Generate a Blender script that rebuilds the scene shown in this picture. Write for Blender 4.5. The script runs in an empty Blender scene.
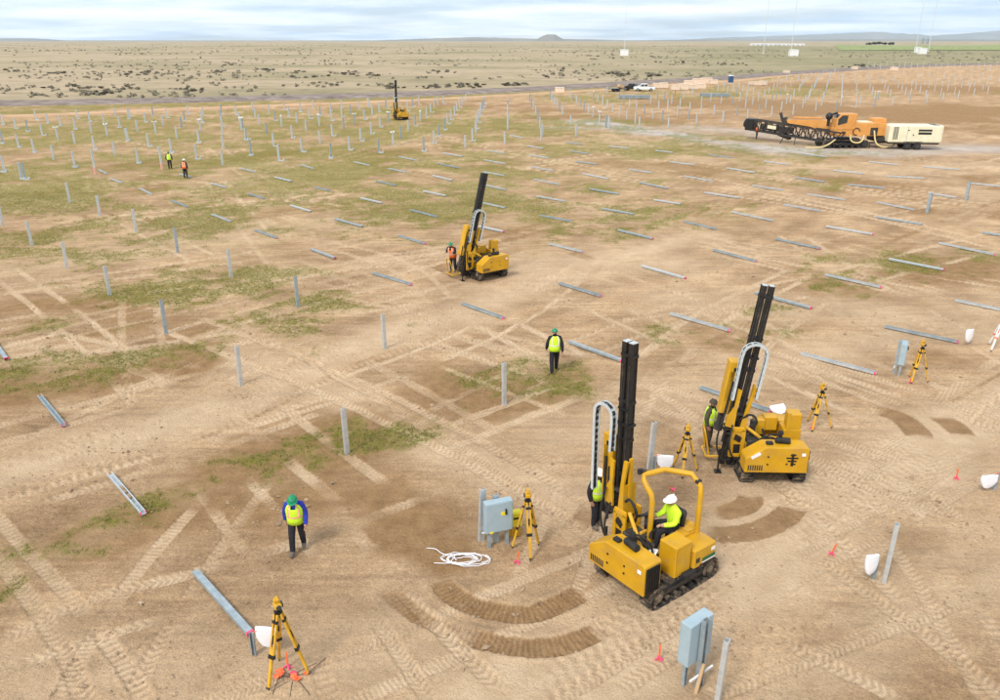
import bpy, bmesh, math, random
import numpy as np
from mathutils import Vector, Matrix, Euler
R = math.radians
random.seed(7)
sc = bpy.context.scene
col = sc.collection

# ------------------------------------------------------------------ camera
HC, FPX = 12.4, 800.0
PITCH = math.atan(310.0 / FPX)
cd = bpy.data.cameras.new('camera'); cam = bpy.data.objects.new('camera', cd); col.objects.link(cam)
cd.sensor_width = 36; cd.lens = 28.8; cd.clip_start = 0.5; cd.clip_end = 150000
cam.location = (0, 0, HC); cam.rotation_euler = (math.pi / 2 - PITCH, 0, 0)
sc.camera = cam

# ------------------------------------------------------------------ sky and sun
SUN_EL, SUN_AZ = R(48), R(215)          # azimuth clockwise from +Y: behind the camera, to its left
w = bpy.data.worlds.new('World'); sc.world = w; w.use_nodes = True
nt = w.node_tree; nt.nodes.clear()
def N(t, typ, **kw):
    n = t.nodes.new(typ)
    for k, v in kw.items(): setattr(n, k, v)
    return n
def setin(n, **kw):
    for k, v in kw.items(): n.inputs[k.replace('_', ' ')].default_value = v
sky = N(nt, 'ShaderNodeTexSky', sky_type='NISHITA', sun_disc=False)
sky.sun_elevation = SUN_EL; sky.sun_rotation = SUN_AZ; sky.air_density = 1.0; sky.dust_density = 1.2
tc = N(nt, 'ShaderNodeTexCoord'); sep = N(nt, 'ShaderNodeSeparateXYZ'); nt.links.new(tc.outputs['Generated'], sep.inputs[0])
def M(t, op, a, b=None, c=None, clamp=False):
    n = N(t, 'ShaderNodeMath', operation=op); n.use_clamp = clamp
    for i, v in enumerate((a, b, c)):
        if v is None: continue
        if hasattr(v, 'is_output') or hasattr(v, 'links'): t.links.new(v, n.inputs[i])
        else: n.inputs[i].default_value = v
    return n.outputs[0]
zz = M(nt, 'MAXIMUM', sep.outputs[2], 0.0); zz = M(nt, 'ADD', zz, 0.055)
uu = M(nt, 'DIVIDE', sep.outputs[0], zz); vv = M(nt, 'DIVIDE', sep.outputs[1], zz)
cx = N(nt, 'ShaderNodeCombineXYZ'); nt.links.new(uu, cx.inputs[0]); nt.links.new(vv, cx.inputs[1])
n1 = N(nt, 'ShaderNodeTexNoise'); setin(n1, Scale=0.24, Detail=7.0, Roughness=0.55, Distortion=0.4); nt.links.new(cx.outputs[0], n1.inputs['Vector'])
mp = N(nt, 'ShaderNodeMapping'); mp.inputs['Location'].default_value = (31.3, 7.7, 3); nt.links.new(cx.outputs[0], mp.inputs[0])
n2 = N(nt, 'ShaderNodeTexNoise'); setin(n2, Scale=0.46, Detail=8.0, Roughness=0.58); nt.links.new(mp.outputs[0], n2.inputs['Vector'])
cr = N(nt, 'ShaderNodeValToRGB'); cr.color_ramp.elements[0].position = 0.40; cr.color_ramp.elements[1].position = 0.54
nt.links.new(n1.outputs['Fac'], cr.inputs[0])
shade = N(nt, 'ShaderNodeValToRGB'); shade.color_ramp.elements[0].position = 0.36; shade.color_ramp.elements[1].position = 0.60
shade.color_ramp.elements[0].color = (4.9, 6.0, 7.3, 1); shade.color_ramp.elements[1].color = (9.4, 9.7, 10.0, 1)
nt.links.new(n2.outputs['Fac'], shade.inputs[0])
cov = M(nt, 'MULTIPLY_ADD', cr.outputs[0], 0.42, 0.56)
mixs = N(nt, 'ShaderNodeMix', data_type='RGBA'); nt.links.new(cov, mixs.inputs['Factor'])
nt.links.new(sky.outputs[0], mixs.inputs['A']); nt.links.new(shade.outputs[0], mixs.inputs['B'])
bg = N(nt, 'ShaderNodeBackground'); bg.inputs['Strength'].default_value = 0.075
nt.links.new(mixs.outputs['Result'], bg.inputs['Color'])
wo = N(nt, 'ShaderNodeOutputWorld'); nt.links.new(bg.outputs[0], wo.inputs[0])
sl = bpy.data.lights.new('sun', 'SUN'); sl.energy = 1.5; sl.angle = R(14); sl.color = (1.0, 0.95, 0.88)
so = bpy.data.objects.new('sun', sl); col.objects.link(so)
sd = Vector((math.sin(SUN_AZ) * math.cos(SUN_EL), math.cos(SUN_AZ) * math.cos(SUN_EL), math.sin(SUN_EL)))
so.rotation_euler = (-sd).to_track_quat('-Z', 'Y').to_euler(); so.location = (-20, -30, 60)
vs = sc.view_settings; vs.view_transform = 'Standard'; vs.look = 'None'; vs.gamma = 1; vs.use_curve_mapping = False; vs.exposure = 0.98
sc.render.engine = 'CYCLES'
sc.cycles.volume_bounces = 1; sc.cycles.max_bounces = 4

# ------------------------------------------------------------------ pixel -> ground (1000 x 700 photograph)
def G(px, py, z=0.0):
    u = (px - 500) / FPX; v = (py - 350) / FPX
    k = (HC - z) / (math.sin(PITCH) + v * math.cos(PITCH))
    return (u * k, (math.cos(PITCH) - v * math.sin(PITCH)) * k)

# ------------------------------------------------------------------ numpy noise
def _hash(ix, iy, seed):
    n = (ix.astype(np.int64) * 374761393 + iy.astype(np.int64) * 668265263 + seed * 974711) & 0x7fffffff
    n = ((n ^ (n >> 13)) * 1274126177) & 0x7fffffff
    return ((n ^ (n >> 16)) & 0xffff) / 65535.0
def vnoise(x, y, seed=0):
    xi = np.floor(x); yi = np.floor(y); fx = x - xi; fy = y - yi
    fx = fx * fx * (3 - 2 * fx); fy = fy * fy * (3 - 2 * fy)
    a = _hash(xi, yi, seed); b = _hash(xi + 1, yi, seed); c = _hash(xi, yi + 1, seed); d = _hash(xi + 1, yi + 1, seed)
    return (a + (b - a) * fx) * (1 - fy) + (c + (d - c) * fx) * fy
def fbm(x, y, scale, octv=4, seed=0, gain=0.5):
    s = 0; amp = 1; tot = 0; x = np.asarray(x, float) / scale; y = np.asarray(y, float) / scale
    for o in range(octv):
        s = s + amp * vnoise(x, y, seed + o * 17); tot += amp; amp *= gain
        x, y = (x * 0.8 - y * 0.6) * 2.03 + 13.1, (x * 0.6 + y * 0.8) * 2.03 + 7.7
    return s / tot
def sstep(a, b, x):
    t = np.clip((x - a) / (b - a), 0, 1); return t * t * (3 - 2 * t)
def hbase(x, y):
    x = np.asarray(x, float); y = np.asarray(y, float)
    d = np.hypot(x, y)
    h = (fbm(x, y, 9.0, 3, 5) - 0.5) * 0.16 * sstep(8, 40, d)
    far = sstep(240, 700, d)
    h = h + far * (fbm(x, y, 420.0, 2, 9) - 0.5) * 7.0 * sstep(300, 1200, d)
    return h
def H(x, y): return float(hbase(np.array([x]), np.array([y]))[0])
def GP(px, py, dz=0.0):
    x, y = G(px, py); return Vector((x, y, H(x, y) + dz))

# ------------------------------------------------------------------ materials
MAT = {}
def mat(name, c1, c2=None, rough=0.6, metal=0.0, scale=6.0, bump=0.0, spec=0.4, detail=5.0, lo=0.35, hi=0.68, dirt=0.0, coat=0.0, trans=0.0, bscale=None):
    m = bpy.data.materials.new(name); m.use_nodes = True; t = m.node_tree
    b = t.nodes['Principled BSDF']
    b.inputs['Roughness'].default_value = rough; b.inputs['Metallic'].default_value = metal
    b.inputs['Specular IOR Level'].default_value = spec; b.inputs['Coat Weight'].default_value = coat
    tcn = N(t, 'ShaderNodeTexCoord')
    ns = N(t, 'ShaderNodeTexNoise'); setin(ns, Scale=scale, Detail=detail, Roughness=0.6); t.links.new(tcn.outputs['Object'], ns.inputs['Vector'])
    rp = N(t, 'ShaderNodeValToRGB'); e = rp.color_ramp.elements
    e[0].position = lo; e[1].position = hi; e[0].color = (*c1, 1); e[1].color = (*(c2 or c1), 1)
    t.links.new(ns.outputs['Fac'], rp.inputs[0]); out = rp.outputs[0]
    if dirt > 0:
        n3 = N(t, 'ShaderNodeTexNoise'); setin(n3, Scale=3.1, Detail=8.0, Roughness=0.7); t.links.new(tcn.outputs['Object'], n3.inputs['Vector'])
        f = M(t, 'MULTIPLY', M(t, 'SUBTRACT', n3.outputs['Fac'], 0.50, clamp=True), dirt * 4.0, clamp=True)
        mx = N(t, 'ShaderNodeMix', data_type='RGBA'); t.links.new(f, mx.inputs['Factor']); t.links.new(out, mx.inputs['A'])
        mx.inputs['B'].default_value = (0.30, 0.20, 0.12, 1); out = mx.outputs['Result']
        t.links.new(M(t, 'MULTIPLY_ADD', f, 0.4, rough, clamp=True), b.inputs['Roughness'])
    t.links.new(out, b.inputs['Base Color'])
    if bump > 0:
        n4 = N(t, 'ShaderNodeTexNoise'); setin(n4, Scale=bscale or scale * 4, Detail=4.0); t.links.new(tcn.outputs['Object'], n4.inputs['Vector'])
        bp = N(t, 'ShaderNodeBump'); setin(bp, Strength=bump, Distance=0.02); t.links.new(n4.outputs['Fac'], bp.inputs['Height']); t.links.new(bp.outputs[0], b.inputs['Normal'])
    MAT[name] = m; return m
mat('yellow', (0.50, 0.262, 0.006), (0.60, 0.33, 0.010), 0.45, scale=2.0, dirt=0.5, spec=0.45)
mat('yellow_worn', (0.50, 0.27, 0.02), (0.70, 0.40, 0.03), 0.55, scale=5.0, dirt=0.5)
mat('orange', (0.58, 0.25, 0.055), (0.68, 0.33, 0.09), 0.45, scale=1.2, dirt=0.25)
mat('cream', (0.66, 0.61, 0.42), (0.74, 0.70, 0.52), 0.5, scale=1.5, dirt=0.14)
mat('black_steel', (0.008, 0.008, 0.009), (0.022, 0.021, 0.020), 0.42, scale=8, dirt=0.06)
mat('dark_metal', (0.018, 0.017, 0.016), (0.05, 0.045, 0.04), 0.6, scale=9, dirt=0.3)
mat('track_steel', (0.022, 0.020, 0.018), (0.30, 0.22, 0.145), 0.8, scale=5, lo=.42, hi=.72, bump=0.3)
mat('rubber', (0.012, 0.012, 0.012), (0.03, 0.028, 0.026), 0.75, scale=6)
mat('galv', (0.50, 0.55, 0.57), (0.67, 0.71, 0.73), 0.42, metal=0.55, scale=5.0, spec=0.5)
mat('galv_dull', (0.27, 0.33, 0.36), (0.42, 0.48, 0.50), 0.5, metal=0.4, scale=4.0)
mat('box_grey', (0.29, 0.385, 0.43), (0.35, 0.44, 0.485), 0.5, scale=3, dirt=0.08)
mat('chain_grey', (0.42, 0.46, 0.47), (0.55, 0.58, 0.58), 0.5, scale=9)
mat('white_plastic', (0.74, 0.74, 0.78), (0.82, 0.82, 0.84), 0.5, scale=6, bump=0.3, bscale=9)
mat('white_paint', (0.72, 0.73, 0.73), (0.80, 0.80, 0.79), 0.4, scale=3)
mat('hut_white', (0.70, 0.70, 0.68), (0.78, 0.78, 0.76), 0.6, scale=1)
mat('pink', (0.75, 0.05, 0.16), (0.85, 0.10, 0.22), 0.6)
mat('faded_red', (0.66, 0.30, 0.24), (0.76, 0.42, 0.35), 0.7)
mat('flag_orange', (0.80, 0.12, 0.04), (0.88, 0.20, 0.07), 0.6)
mat('label_yellow', (0.75, 0.62, 0.02), (0.8, 0.66, 0.04), 0.5)
mat('wood', (0.42, 0.27, 0.14), (0.55, 0.38, 0.22), 0.8, scale=4)
mat('crate_wood', (0.64, 0.50, 0.37), (0.76, 0.63, 0.50), 0.8, scale=2)
mat('skin', (0.42, 0.22, 0.14), (0.48, 0.26, 0.17), 0.55, scale=20)
mat('hivis', (0.50, 0.78, 0.02), (0.60, 0.86, 0.04), 0.7, scale=10, bump=0.3)
mat('hivis_orange', (0.80, 0.14, 0.02), (0.88, 0.20, 0.04), 0.7, scale=10)
mat('reflect', (0.72, 0.62, 0.50), (0.80, 0.72, 0.62), 0.4)
mat('reflect_pink', (0.85, 0.38, 0.22), (0.88, 0.46, 0.30), 0.5)
mat('cloth_blue', (0.015, 0.03, 0.28), (0.025, 0.045, 0.36), 0.85, scale=14, bump=0.4)
mat('cloth_black', (0.010, 0.010, 0.014), (0.024, 0.022, 0.028), 0.9, scale=12, bump=0.4)
mat('cloth_brown', (0.05, 0.04, 0.03), (0.09, 0.07, 0.05), 0.9, scale=12)
mat('helmet_green', (0.008, 0.20, 0.09), (0.012, 0.25, 0.11), 0.3)
mat('helmet_white', (0.80, 0.80, 0.78), (0.84, 0.84, 0.82), 0.3)
mat('boot', (0.10, 0.085, 0.07), (0.18, 0.15, 0.12), 0.85)
mat('glass', (0.02, 0.03, 0.035), (0.04, 0.05, 0.055), 0.08, spec=0.8)
mat('stripe_green', (0.01, 0.10, 0.04), (0.012, 0.12, 0.05), 0.4)
mat('toilet_blue', (0.03, 0.07, 0.16), (0.04, 0.09, 0.20), 0.5)
mat('car_white', (0.68, 0.72, 0.73), (0.74, 0.77, 0.78), 0.3, coat=0.3)
mat('car_black', (0.015, 0.013, 0.014), (0.03, 0.025, 0.025), 0.3, coat=0.3)
mat('hose_cream', (0.62, 0.50, 0.22), (0.70, 0.58, 0.28), 0.6)
mat('mast_steel', (0.60, 0.62, 0.64), (0.66, 0.68, 0.70), 0.5)
mat('bush', (0.145, 0.135, 0.098), (0.26, 0.235, 0.17), 0.9, scale=2.0, spec=0.1)
mat('bush_dark', (0.10, 0.088, 0.068), (0.195, 0.168, 0.128), 0.9, scale=2.0, spec=0.1)
mat('tree_leaf', (0.02, 0.035, 0.018), (0.04, 0.055, 0.03), 0.9, scale=0.5, spec=0.1)
mat('grass_blade', (0.15, 0.15, 0.040), (0.27, 0.235, 0.085), 0.85, scale=0.6, spec=0.1)
mat('clod', (0.24, 0.165, 0.10), (0.42, 0.31, 0.205), 0.95, scale=0.8, spec=0.1)
mat('mountain', (0.22, 0.21, 0.18), (0.30, 0.28, 0.235), 1.0, scale=0.002, spec=0.0)
mat('crop_green', (0.235, 0.275, 0.12), (0.30, 0.325, 0.16), 1.0, scale=0.02, spec=0.0)
mat('gravel_road', (0.15, 0.118, 0.10), (0.31, 0.255, 0.22), 0.95, scale=0.35, detail=9, spec=0.1, bump=0.5, bscale=2.0)
mat('dirt_track', (0.42, 0.26, 0.15), (0.54, 0.36, 0.23), 0.95, scale=0.25, detail=9, spec=0.1)

# ------------------------------------------------------------------ mesh builder
class MB:
    def __init__(s): s.v = []; s.f = []; s.mi = []
    def add(s, vs, fs, m=0):
        o = len(s.v); s.v += [tuple(p) for p in vs]; s.f += [[i + o for i in f] for f in fs]; s.mi += [m] * len(fs)
    def box(s, c, size, rot=None, m=0, bev=0.0):
        hx, hy, hz = size[0] / 2, size[1] / 2, size[2] / 2
        if bev > 0:
            b = min(bev, hx * .9, hy * .9, hz * .9); pts = []
            bm = bmesh.new(); bmesh.ops.create_cube(bm, size=2)
            for v in bm.verts: v.co = Vector((v.co.x * hx, v.co.y * hy, v.co.z * hz))
            bmesh.ops.bevel(bm, geom=bm.edges[:], offset=b, segments=1, affect='EDGES')
            bm.verts.ensure_lookup_table(); vs = [v.co.copy() for v in bm.verts]; fs = [[v.index for v in f.verts] for f in bm.faces]; bm.free()
        else:
            vs = [Vector((x * hx, y * hy, z * hz)) for x in (-1, 1) for y in (-1, 1) for z in (-1, 1)]
            fs = [(0, 1, 3, 2), (4, 6, 7, 5), (0, 4, 5, 1), (2, 3, 7, 6), (0, 2, 6, 4), (1, 5, 7, 3)]
        if rot is not None:
            Mx = Euler(rot).to_matrix() if not isinstance(rot, Matrix) else rot
            vs = [Mx @ v for v in vs]
        c = Vector(c); s.add([v + c for v in vs], fs, m); return s
    def bar(s, p0, p1, wx, wy, up=(0, 0, 1), m=0):
        p0 = Vector(p0); p1 = Vector(p1); d = (p1 - p0); L = d.length; d.normalize(); u = Vector(up)
        x = d.cross(u)
        if x.length < 1e-4: x = d.cross(Vector((0, 1, 0)))
        x.normalize(); y = x.cross(d); vs = []
        for q in (p0, p1):
            for a, b in ((-1, -1), (1, -1), (1, 1), (-1, 1)): vs.append(q + x * a * wx / 2 + y * b * wy / 2)
        s.add(vs, [(0, 1, 2, 3), (7, 6, 5, 4), (0, 4, 5, 1), (1, 5, 6, 2), (2, 6, 7, 3), (3, 7, 4, 0)], m); return s
    def cyl(s, p0, p1, r0, r1=None, n=12, m=0):
        p0 = Vector(p0); p1 = Vector(p1); r1 = r0 if r1 is None else r1; d = (p1 - p0).normalized()
        x = d.orthogonal().normalized(); y = d.cross(x); vs = []
        for q, r in ((p0, r0), (p1, r1)):
            for i in range(n): a = 2 * math.pi * i / n; vs.append(q + (x * math.cos(a) + y * math.sin(a)) * r)
        fs = [(i, (i + 1) % n, n + (i + 1) % n, n + i) for i in range(n)] + [list(range(n))[::-1], list(range(n, 2 * n))]
        s.add(vs, fs, m); return s
    def tube(s, pts, r, n=8, m=0, smooth=0, rx=None):
        P = [Vector(p) for p in pts]
        for _ in range(smooth):
            Q = [P[0]]
            for a, b in zip(P, P[1:]): Q += [a.lerp(b, .25), a.lerp(b, .75)]
            P = Q + [P[-1]]
        vs = []; prev = None
        for i, p in enumerate(P):
            d = (P[min(i + 1, len(P) - 1)] - P[max(i - 1, 0)]).normalized()
            x = d.orthogonal().normalized() if prev is None else (prev - d * prev.dot(d)).normalized()
            prev = x; y = d.cross(x); rr = r[i] if isinstance(r, (list, tuple)) else r
            for k in range(n): a = 2 * math.pi * (k + .5) / n; vs.append(p + (x * math.cos(a) + y * math.sin(a)) * rr)
        fs = []
        for i in range(len(P) - 1):
            for k in range(n): a = i * n + k; b = i * n + (k + 1) % n; fs.append((a, b, b + n, a + n))
        fs += [list(range(n))[::-1], list(range((len(P) - 1) * n, len(P) * n))]
        s.add(vs, fs, m); return s
    def prism(s, prof, fn, a, b, m=0):
        """profile (list of 2-D) swept between a and b; fn(u, v, t) -> xyz"""
        n = len(prof); vs = [fn(u, v, a) for u, v in prof] + [fn(u, v, b) for u, v in prof]
        s.add(vs, [(i, (i + 1) % n, n + (i + 1) % n, n + i) for i in range(n)] + [list(range(n))[::-1], list(range(n, 2 * n))], m); return s
    def ell(s, c, r, n=12, k=7, m=0, zmin=-1.0, rot=None):
        vs = []; c = Vector(c); Mx = Euler(rot).to_matrix() if rot else None
        t0 = math.asin(max(-1, zmin))
        for j in range(k + 1):
            t = t0 + (math.pi / 2 - t0) * j / k
            for i in range(n):
                a = 2 * math.pi * i / n; q = Vector((math.cos(t) * math.cos(a) * r[0], math.cos(t) * math.sin(a) * r[1], math.sin(t) * r[2]))
                vs.append(c + (Mx @ q if Mx else q))
        fs = [(j * n + i, j * n + (i + 1) % n, (j + 1) * n + (i + 1) % n, (j + 1) * n + i) for j in range(k) for i in range(n)]
        fs.append(list(range(n))[::-1]); s.add(vs, fs, m); return s
    def mesh(s, name, mats, smooth=False):
        me = bpy.data.meshes.new(name); me.from_pydata(s.v, [], s.f)
        for q in (mats if isinstance(mats, (list, tuple)) else [mats]): me.materials.append(MAT[q])
        me.polygons.foreach_set('material_index', s.mi)
        bm = bmesh.new(); bm.from_mesh(me); bmesh.ops.recalc_face_normals(bm, faces=bm.faces); bm.to_mesh(me); bm.free()
        if smooth:
            me.polygons.foreach_set('use_smooth', [True] * len(me.polygons))
            try: me.set_sharp_from_angle(angle=R(42))
            except Exception: pass
        me.update(); return me
    def build(s, name, mats, parent=None, smooth=False):
        o = bpy.data.objects.new(name, s.mesh(name, mats, smooth)); col.objects.link(o)
        if parent is not None: o.parent = parent
        return o
def tag(o, label=None, cat=None, group=None, kind=None):
    if label: o['label'] = label
    if cat: o['category'] = cat
    if group: o['group'] = group
    if kind: o['kind'] = kind
    return o
def empty(name, loc, rz=0, label=None, cat=None, group=None):
    e = bpy.data.objects.new(name, None); col.objects.link(e); e.empty_display_size = 0.2
    e.location = loc; e.rotation_euler = (0, 0, rz); tag(e, label, cat, group); return e
def inst(name, me, loc=(0, 0, 0), rot=(0, 0, 0), parent=None, scale=None):
    o = bpy.data.objects.new(name, me); col.objects.link(o); o.location = loc; o.rotation_euler = rot
    if scale: o.scale = scale
    if parent is not None: o.parent = parent
    return o
ORD = ['', 'first', 'second', 'third', 'fourth', 'fifth', 'sixth', 'seventh', 'eighth', 'ninth', 'tenth', 'eleventh', 'twelfth', 'thirteenth', 'fourteenth', 'fifteenth', 'sixteenth', 'seventeenth', 'eighteenth', 'nineteenth', 'twentieth']
def ordn(i): return ORD[i] if i < len(ORD) else '%dth' % i

# ------------------------------------------------------------------ ground sheet
def ground():
    S = lambda y: np.sqrt(y * y + 12.0 ** 2)
    ys = [-14.0]
    while ys[-1] < 60000:
        y = ys[-1]
        if y < 10.2: st = 0.22
        else: st = max(0.030, (y * y + HC * HC) / (HC * FPX) * (1.15 if y < 300 else 1.6))
        st = min(st, 0.05 * abs(y) + 0.3) if y > 300 else st
        if 300 < y < 4500: st = min(st, 36.0)
        ys.append(y + st)
    ys = np.array(ys)
    uc = np.linspace(-0.70, 0.70, 880)
    side = np.geomspace(0.705, 6.0, 42)
    us = np.concatenate([-side[::-1], uc, side])
    U, Y = np.meshgrid(us, ys); X = U * S(Y)
    nr, nc = X.shape
    X = X.ravel(); Y = Y.ravel(); D = np.hypot(X, Y)
    Z = hbase(X, Y)
    near = sstep(160, 60, D)
    near2 = sstep(70, 25, D)
    # --- stroke helper: distance and arc length to a traced line
    def stroke(pts, wid, world=False, jit=0.0):
        P = np.array([p if world else G(*p) for p in pts], float)
        for _ in range(2 if len(P) > 2 else 0):
            Q = [P[0]]
            for a, b in zip(P, P[1:]): Q += [a * .75 + b * .25, a * .25 + b * .75]
            P = np.array(Q + [P[-1]])
        lo = P.min(0) - wid * 2.2; hi = P.max(0) + wid * 2.2
        r0, r1 = np.searchsorted(ys, (lo[1], hi[1])); sl_ = slice(r0 * nc, r1 * nc); idx = np.where((X[sl_] > lo[0]) & (X[sl_] < hi[0]))[0] + r0 * nc
        x = X[idx]; y = Y[idx]
        if jit: x = x + (fbm(x, y, jit * 4, 2, 41) - .5) * jit * 2; y = y + (fbm(x, y, jit * 4, 2, 43) - .5) * jit * 2
        best = np.full(len(idx), 1e9); arc = np.zeros(len(idx)); sgn = np.zeros(len(idx)); acc = 0.0
        for a, b in zip(P, P[1:]):
            d = b - a; L = np.hypot(*d)
            if L < 1e-6: continue
            t = np.clip(((x - a[0]) * d[0] + (y - a[1]) * d[1]) / L ** 2, 0, 1)
            ox = x - a[0] - t * d[0]; oy = y - a[1] - t * d[1]; dist = np.hypot(ox, oy)
            m = dist < best; best[m] = dist[m]; arc[m] = acc + t[m] * L; sgn[m] = (d[0] * oy - d[1] * ox)[m] / L; acc += L
        return idx, best, arc, sgn, acc
    grass = np.zeros_like(X); dark = np.zeros_like(X); pale = np.zeros_like(X); dust = np.zeros_like(X); lug = np.full_like(X, 0.5)
    # ---- weeds and short grass (soft brushes, traced)
    for pts, wd, st in [
        ([(-120, 175), (120, 178), (300, 172), (450, 168), (580, 155)], 26, .95), ([(0, 135), (250, 128), (420, 128)], 34, .92),
        ([(0, 250), (150, 225), (330, 200), (470, 205)], 10, .8), ([(20, 290), (130, 300), (240, 285), (330, 318)], 4.0, .66),
        ([(0, 330), (60, 320), (120, 310)], 3, .5), ([(-20, 372), (60, 368), (120, 360), (180, 350)], 2.2, .62), ([(0, 585), (70, 548), (150, 512), (230, 482), (330, 442), (410, 428)], 1.5, .62),
        ([(480, 392), (515, 386), (560, 378)], 2.0, .72), ([(300, 322), (350, 312)], 2.2, .6), ([(560, 235), (640, 215)], 7, .45),
        ([(690, 332), (750, 322)], 1.9, .7), ([(765, 312), (800, 300)], 1.8, .6), ([(850, 278), (900, 262), (950, 255)], 4, .62), ([(560, 150), (680, 168)], 8, .4),
        ([(600, 97), (700, 93), (790, 88)], 20, .8), ([(870, 95), (1000, 92)], 9, .5), ([(-100, 113), (0, 110.5), (250, 103), (400, 98), (500, 93.5), (600, 88)], 13, 1.15), ([(-100, 132), (0, 124), (250, 114), (420, 110)], 12, 1.0), ([(700, 80), (780, 76)], 12, 1.0), ([(330, 445), (370, 430)], 1.5, .4), ([(600, 110), (700, 104)], 6, .3)]:
        i, d, a, sg, L = stroke(pts, wd, jit=wd * .5); grass[i] = np.maximum(grass[i], st * np.exp(-(d / wd) ** 2))
    # ---- moist, turned-over brown earth
    for pts, wd, st in [
        ([(0, 575), (80, 540), (160, 505), (250, 470), (400, 428)], 2.2, .55), ([(0, 395), (80, 385), (150, 372), (200, 350)], 2.6, .6), ([(-20, 300), (100, 315), (160, 340)], 3, .45),
        ([(400, 540), (450, 560)], .8, .8), ([(330, 455), (380, 440)], 2, .6), ([(480, 392), (560, 382)], 2.4, .5), ([(840, 290), (900, 275), (960, 262)], 3, .6),
        ([(690, 335), (800, 310)], 2.5, .35), ([(650, 160), (800, 165), (1000, 200)], 14, .35), ([(740, 105), (900, 118), (1000, 112)], 22, .85), ([(820, 85), (1000, 90)], 30, .75), ([(560, 118), (680, 115), (760, 118)], 8, .6),
        ([(470, 105), (600, 112), (700, 122)], 14, .5), ([(200, 155), (330, 152), (480, 148)], 4, .45), ([(120, 165), (300, 162)], 3, .4), ([(910, 208), (1000, 215)], 3, .5), ([(0, 440), (0, 430)], 1, .2),
        ([(350, 500), (470, 560)], 1.2, .3), ([(0, 205), (120, 195)], 4, .4)]:
        i, d, a, sg, L = stroke(pts, wd, jit=wd * .6); dark[i] = np.maximum(dark[i], st * np.exp(-(d / wd) ** 2))
    # ---- dry beaten sand
    for pts, wd, st in [
        ([(1010, 398), (900, 460), (800, 520), (720, 575), (640, 630), (540, 695), (470, 760)], 1.7, 1.25), ([(-20, 480), (120, 440), (250, 398), (340, 352), (450, 318), (600, 262), (700, 235)], 1.5, .85),
        ([(520, 275), (600, 258), (680, 262)], 3.5, .7), ([(700, 300), (850, 310), (1000, 330)], 3, .6), ([(0, 270), (200, 240), (330, 225)], 3, .4), ([(0, 680), (200, 690), (400, 640)], 2.0, .55),
        ([(200, 340), (420, 430), (570, 500)], 1.4, .6), ([(560, 440), (760, 370), (1000, 300)], 1.4, .5), ([(950, 180), (1000, 200)], 4, .4), ([(620, 140), (760, 170), (1000, 165)], 6, .4), ([(850, 620), (950, 560), (1010, 520)], .8, .5), ([(760, 700), (1010, 560)], .8, .6)]:
        i, d, a, sg, L = stroke(pts, wd, jit=wd * .5); pale[i] = np.maximum(pale[i], st * np.exp(-(d / wd) ** 2))
    for pts, wd, st in [([(590, 122), (690, 137), (770, 150), (860, 152)], 4.2, 1.0), ([(860, 152), (940, 148), (1020, 150)], 4.0, .8), ([(560, 128), (620, 128)], 3.0, .6), ([(700, 128), (800, 138)], 5, .55)]:
        i, d, a, sg, L = stroke(pts, wd, jit=wd * .6); dust[i] = np.maximum(dust[i], st * np.exp(-(d / wd) ** 2))
    # ---- tracks: crawler and tyre marks pressed into the soil
    def track(pts, wid=.42, lugs=.15, press=.02, drk=0.0, pl=0.0, chev=0.0, world=False, ampl=1.0):
        i, d, a, sg, L = stroke(pts, wid, world, jit=.03)
        if not len(i): return
        inside = sstep(wid * .56, wid * .42, d) * sstep(0, .6, a + .2) * sstep(0, .6, L - a + .2)
        rim = np.exp(-((d - wid * .62) / (wid * .13)) ** 2) * sstep(0, .6, a) * sstep(0, .6, L - a)
        x = X[i]; y = Y[i]
        brk = sstep(.26, .56, fbm(x, y, 3.0, 3, 77)) * ampl
        lg = np.sin((a + chev * np.abs(sg)) * 2 * math.pi / lugs)
        fade = sstep(60, 22, np.hypot(x, y))
        Z[i] += brk * (-press * inside + press * .7 * rim + inside * lg * .011 * fade)
        lug[i] = lug[i] + inside * brk * lg * .45 * fade  # light and dark of the tread relief, also carried as colour
        rag = sstep(.22, .60, fbm(x, y, .55, 3, 141) * .6 + inside * .34 * sstep(0, 1.2, np.minimum(a, L - a)))
        dark[i] = np.maximum(dark[i], (drk * inside * (.55 + .45 * rag) + drk * .35 * rim) * sstep(-.1, .9, np.minimum(a, L - a)))
        pale[i] = np.maximum(pale[i], pl * (inside * brk))
    for pts, wd, k in [
        ([(436, 574), (450, 596), (483, 610), (524, 617), (562, 604), (596, 585)], .62, 1.0), ([(452, 633), (490, 643), (531, 650), (575, 643), (614, 622)], .60, 1.0), ([(375, 580), (420, 618), (458, 634)], .5, .6),
        ([(701, 513), (729, 513), (753, 503), (748, 488)], .75, .95), ([(690, 531), (735, 537), (777, 526), (800, 500)], .8, 1.0), ([(866, 407), (894, 414), (912, 425), (925, 444)], .95, 1.0), ([(930, 410), (952, 424), (970, 442)], .9, .95),
        ([(408, 545), (446, 570)], .5, .7), ([(570, 535), (600, 500)], .6, .35), ([(720, 400), (705, 440), (730, 470)], .8, .4), ([(430, 262), (475, 285), (520, 272)], .8, .5), ([(565, 250), (600, 262), (590, 275), (550, 272)], .8, .35)]:
        track(pts, wd, .13, .045, drk=k * 1.35, ampl=1.0)
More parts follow.
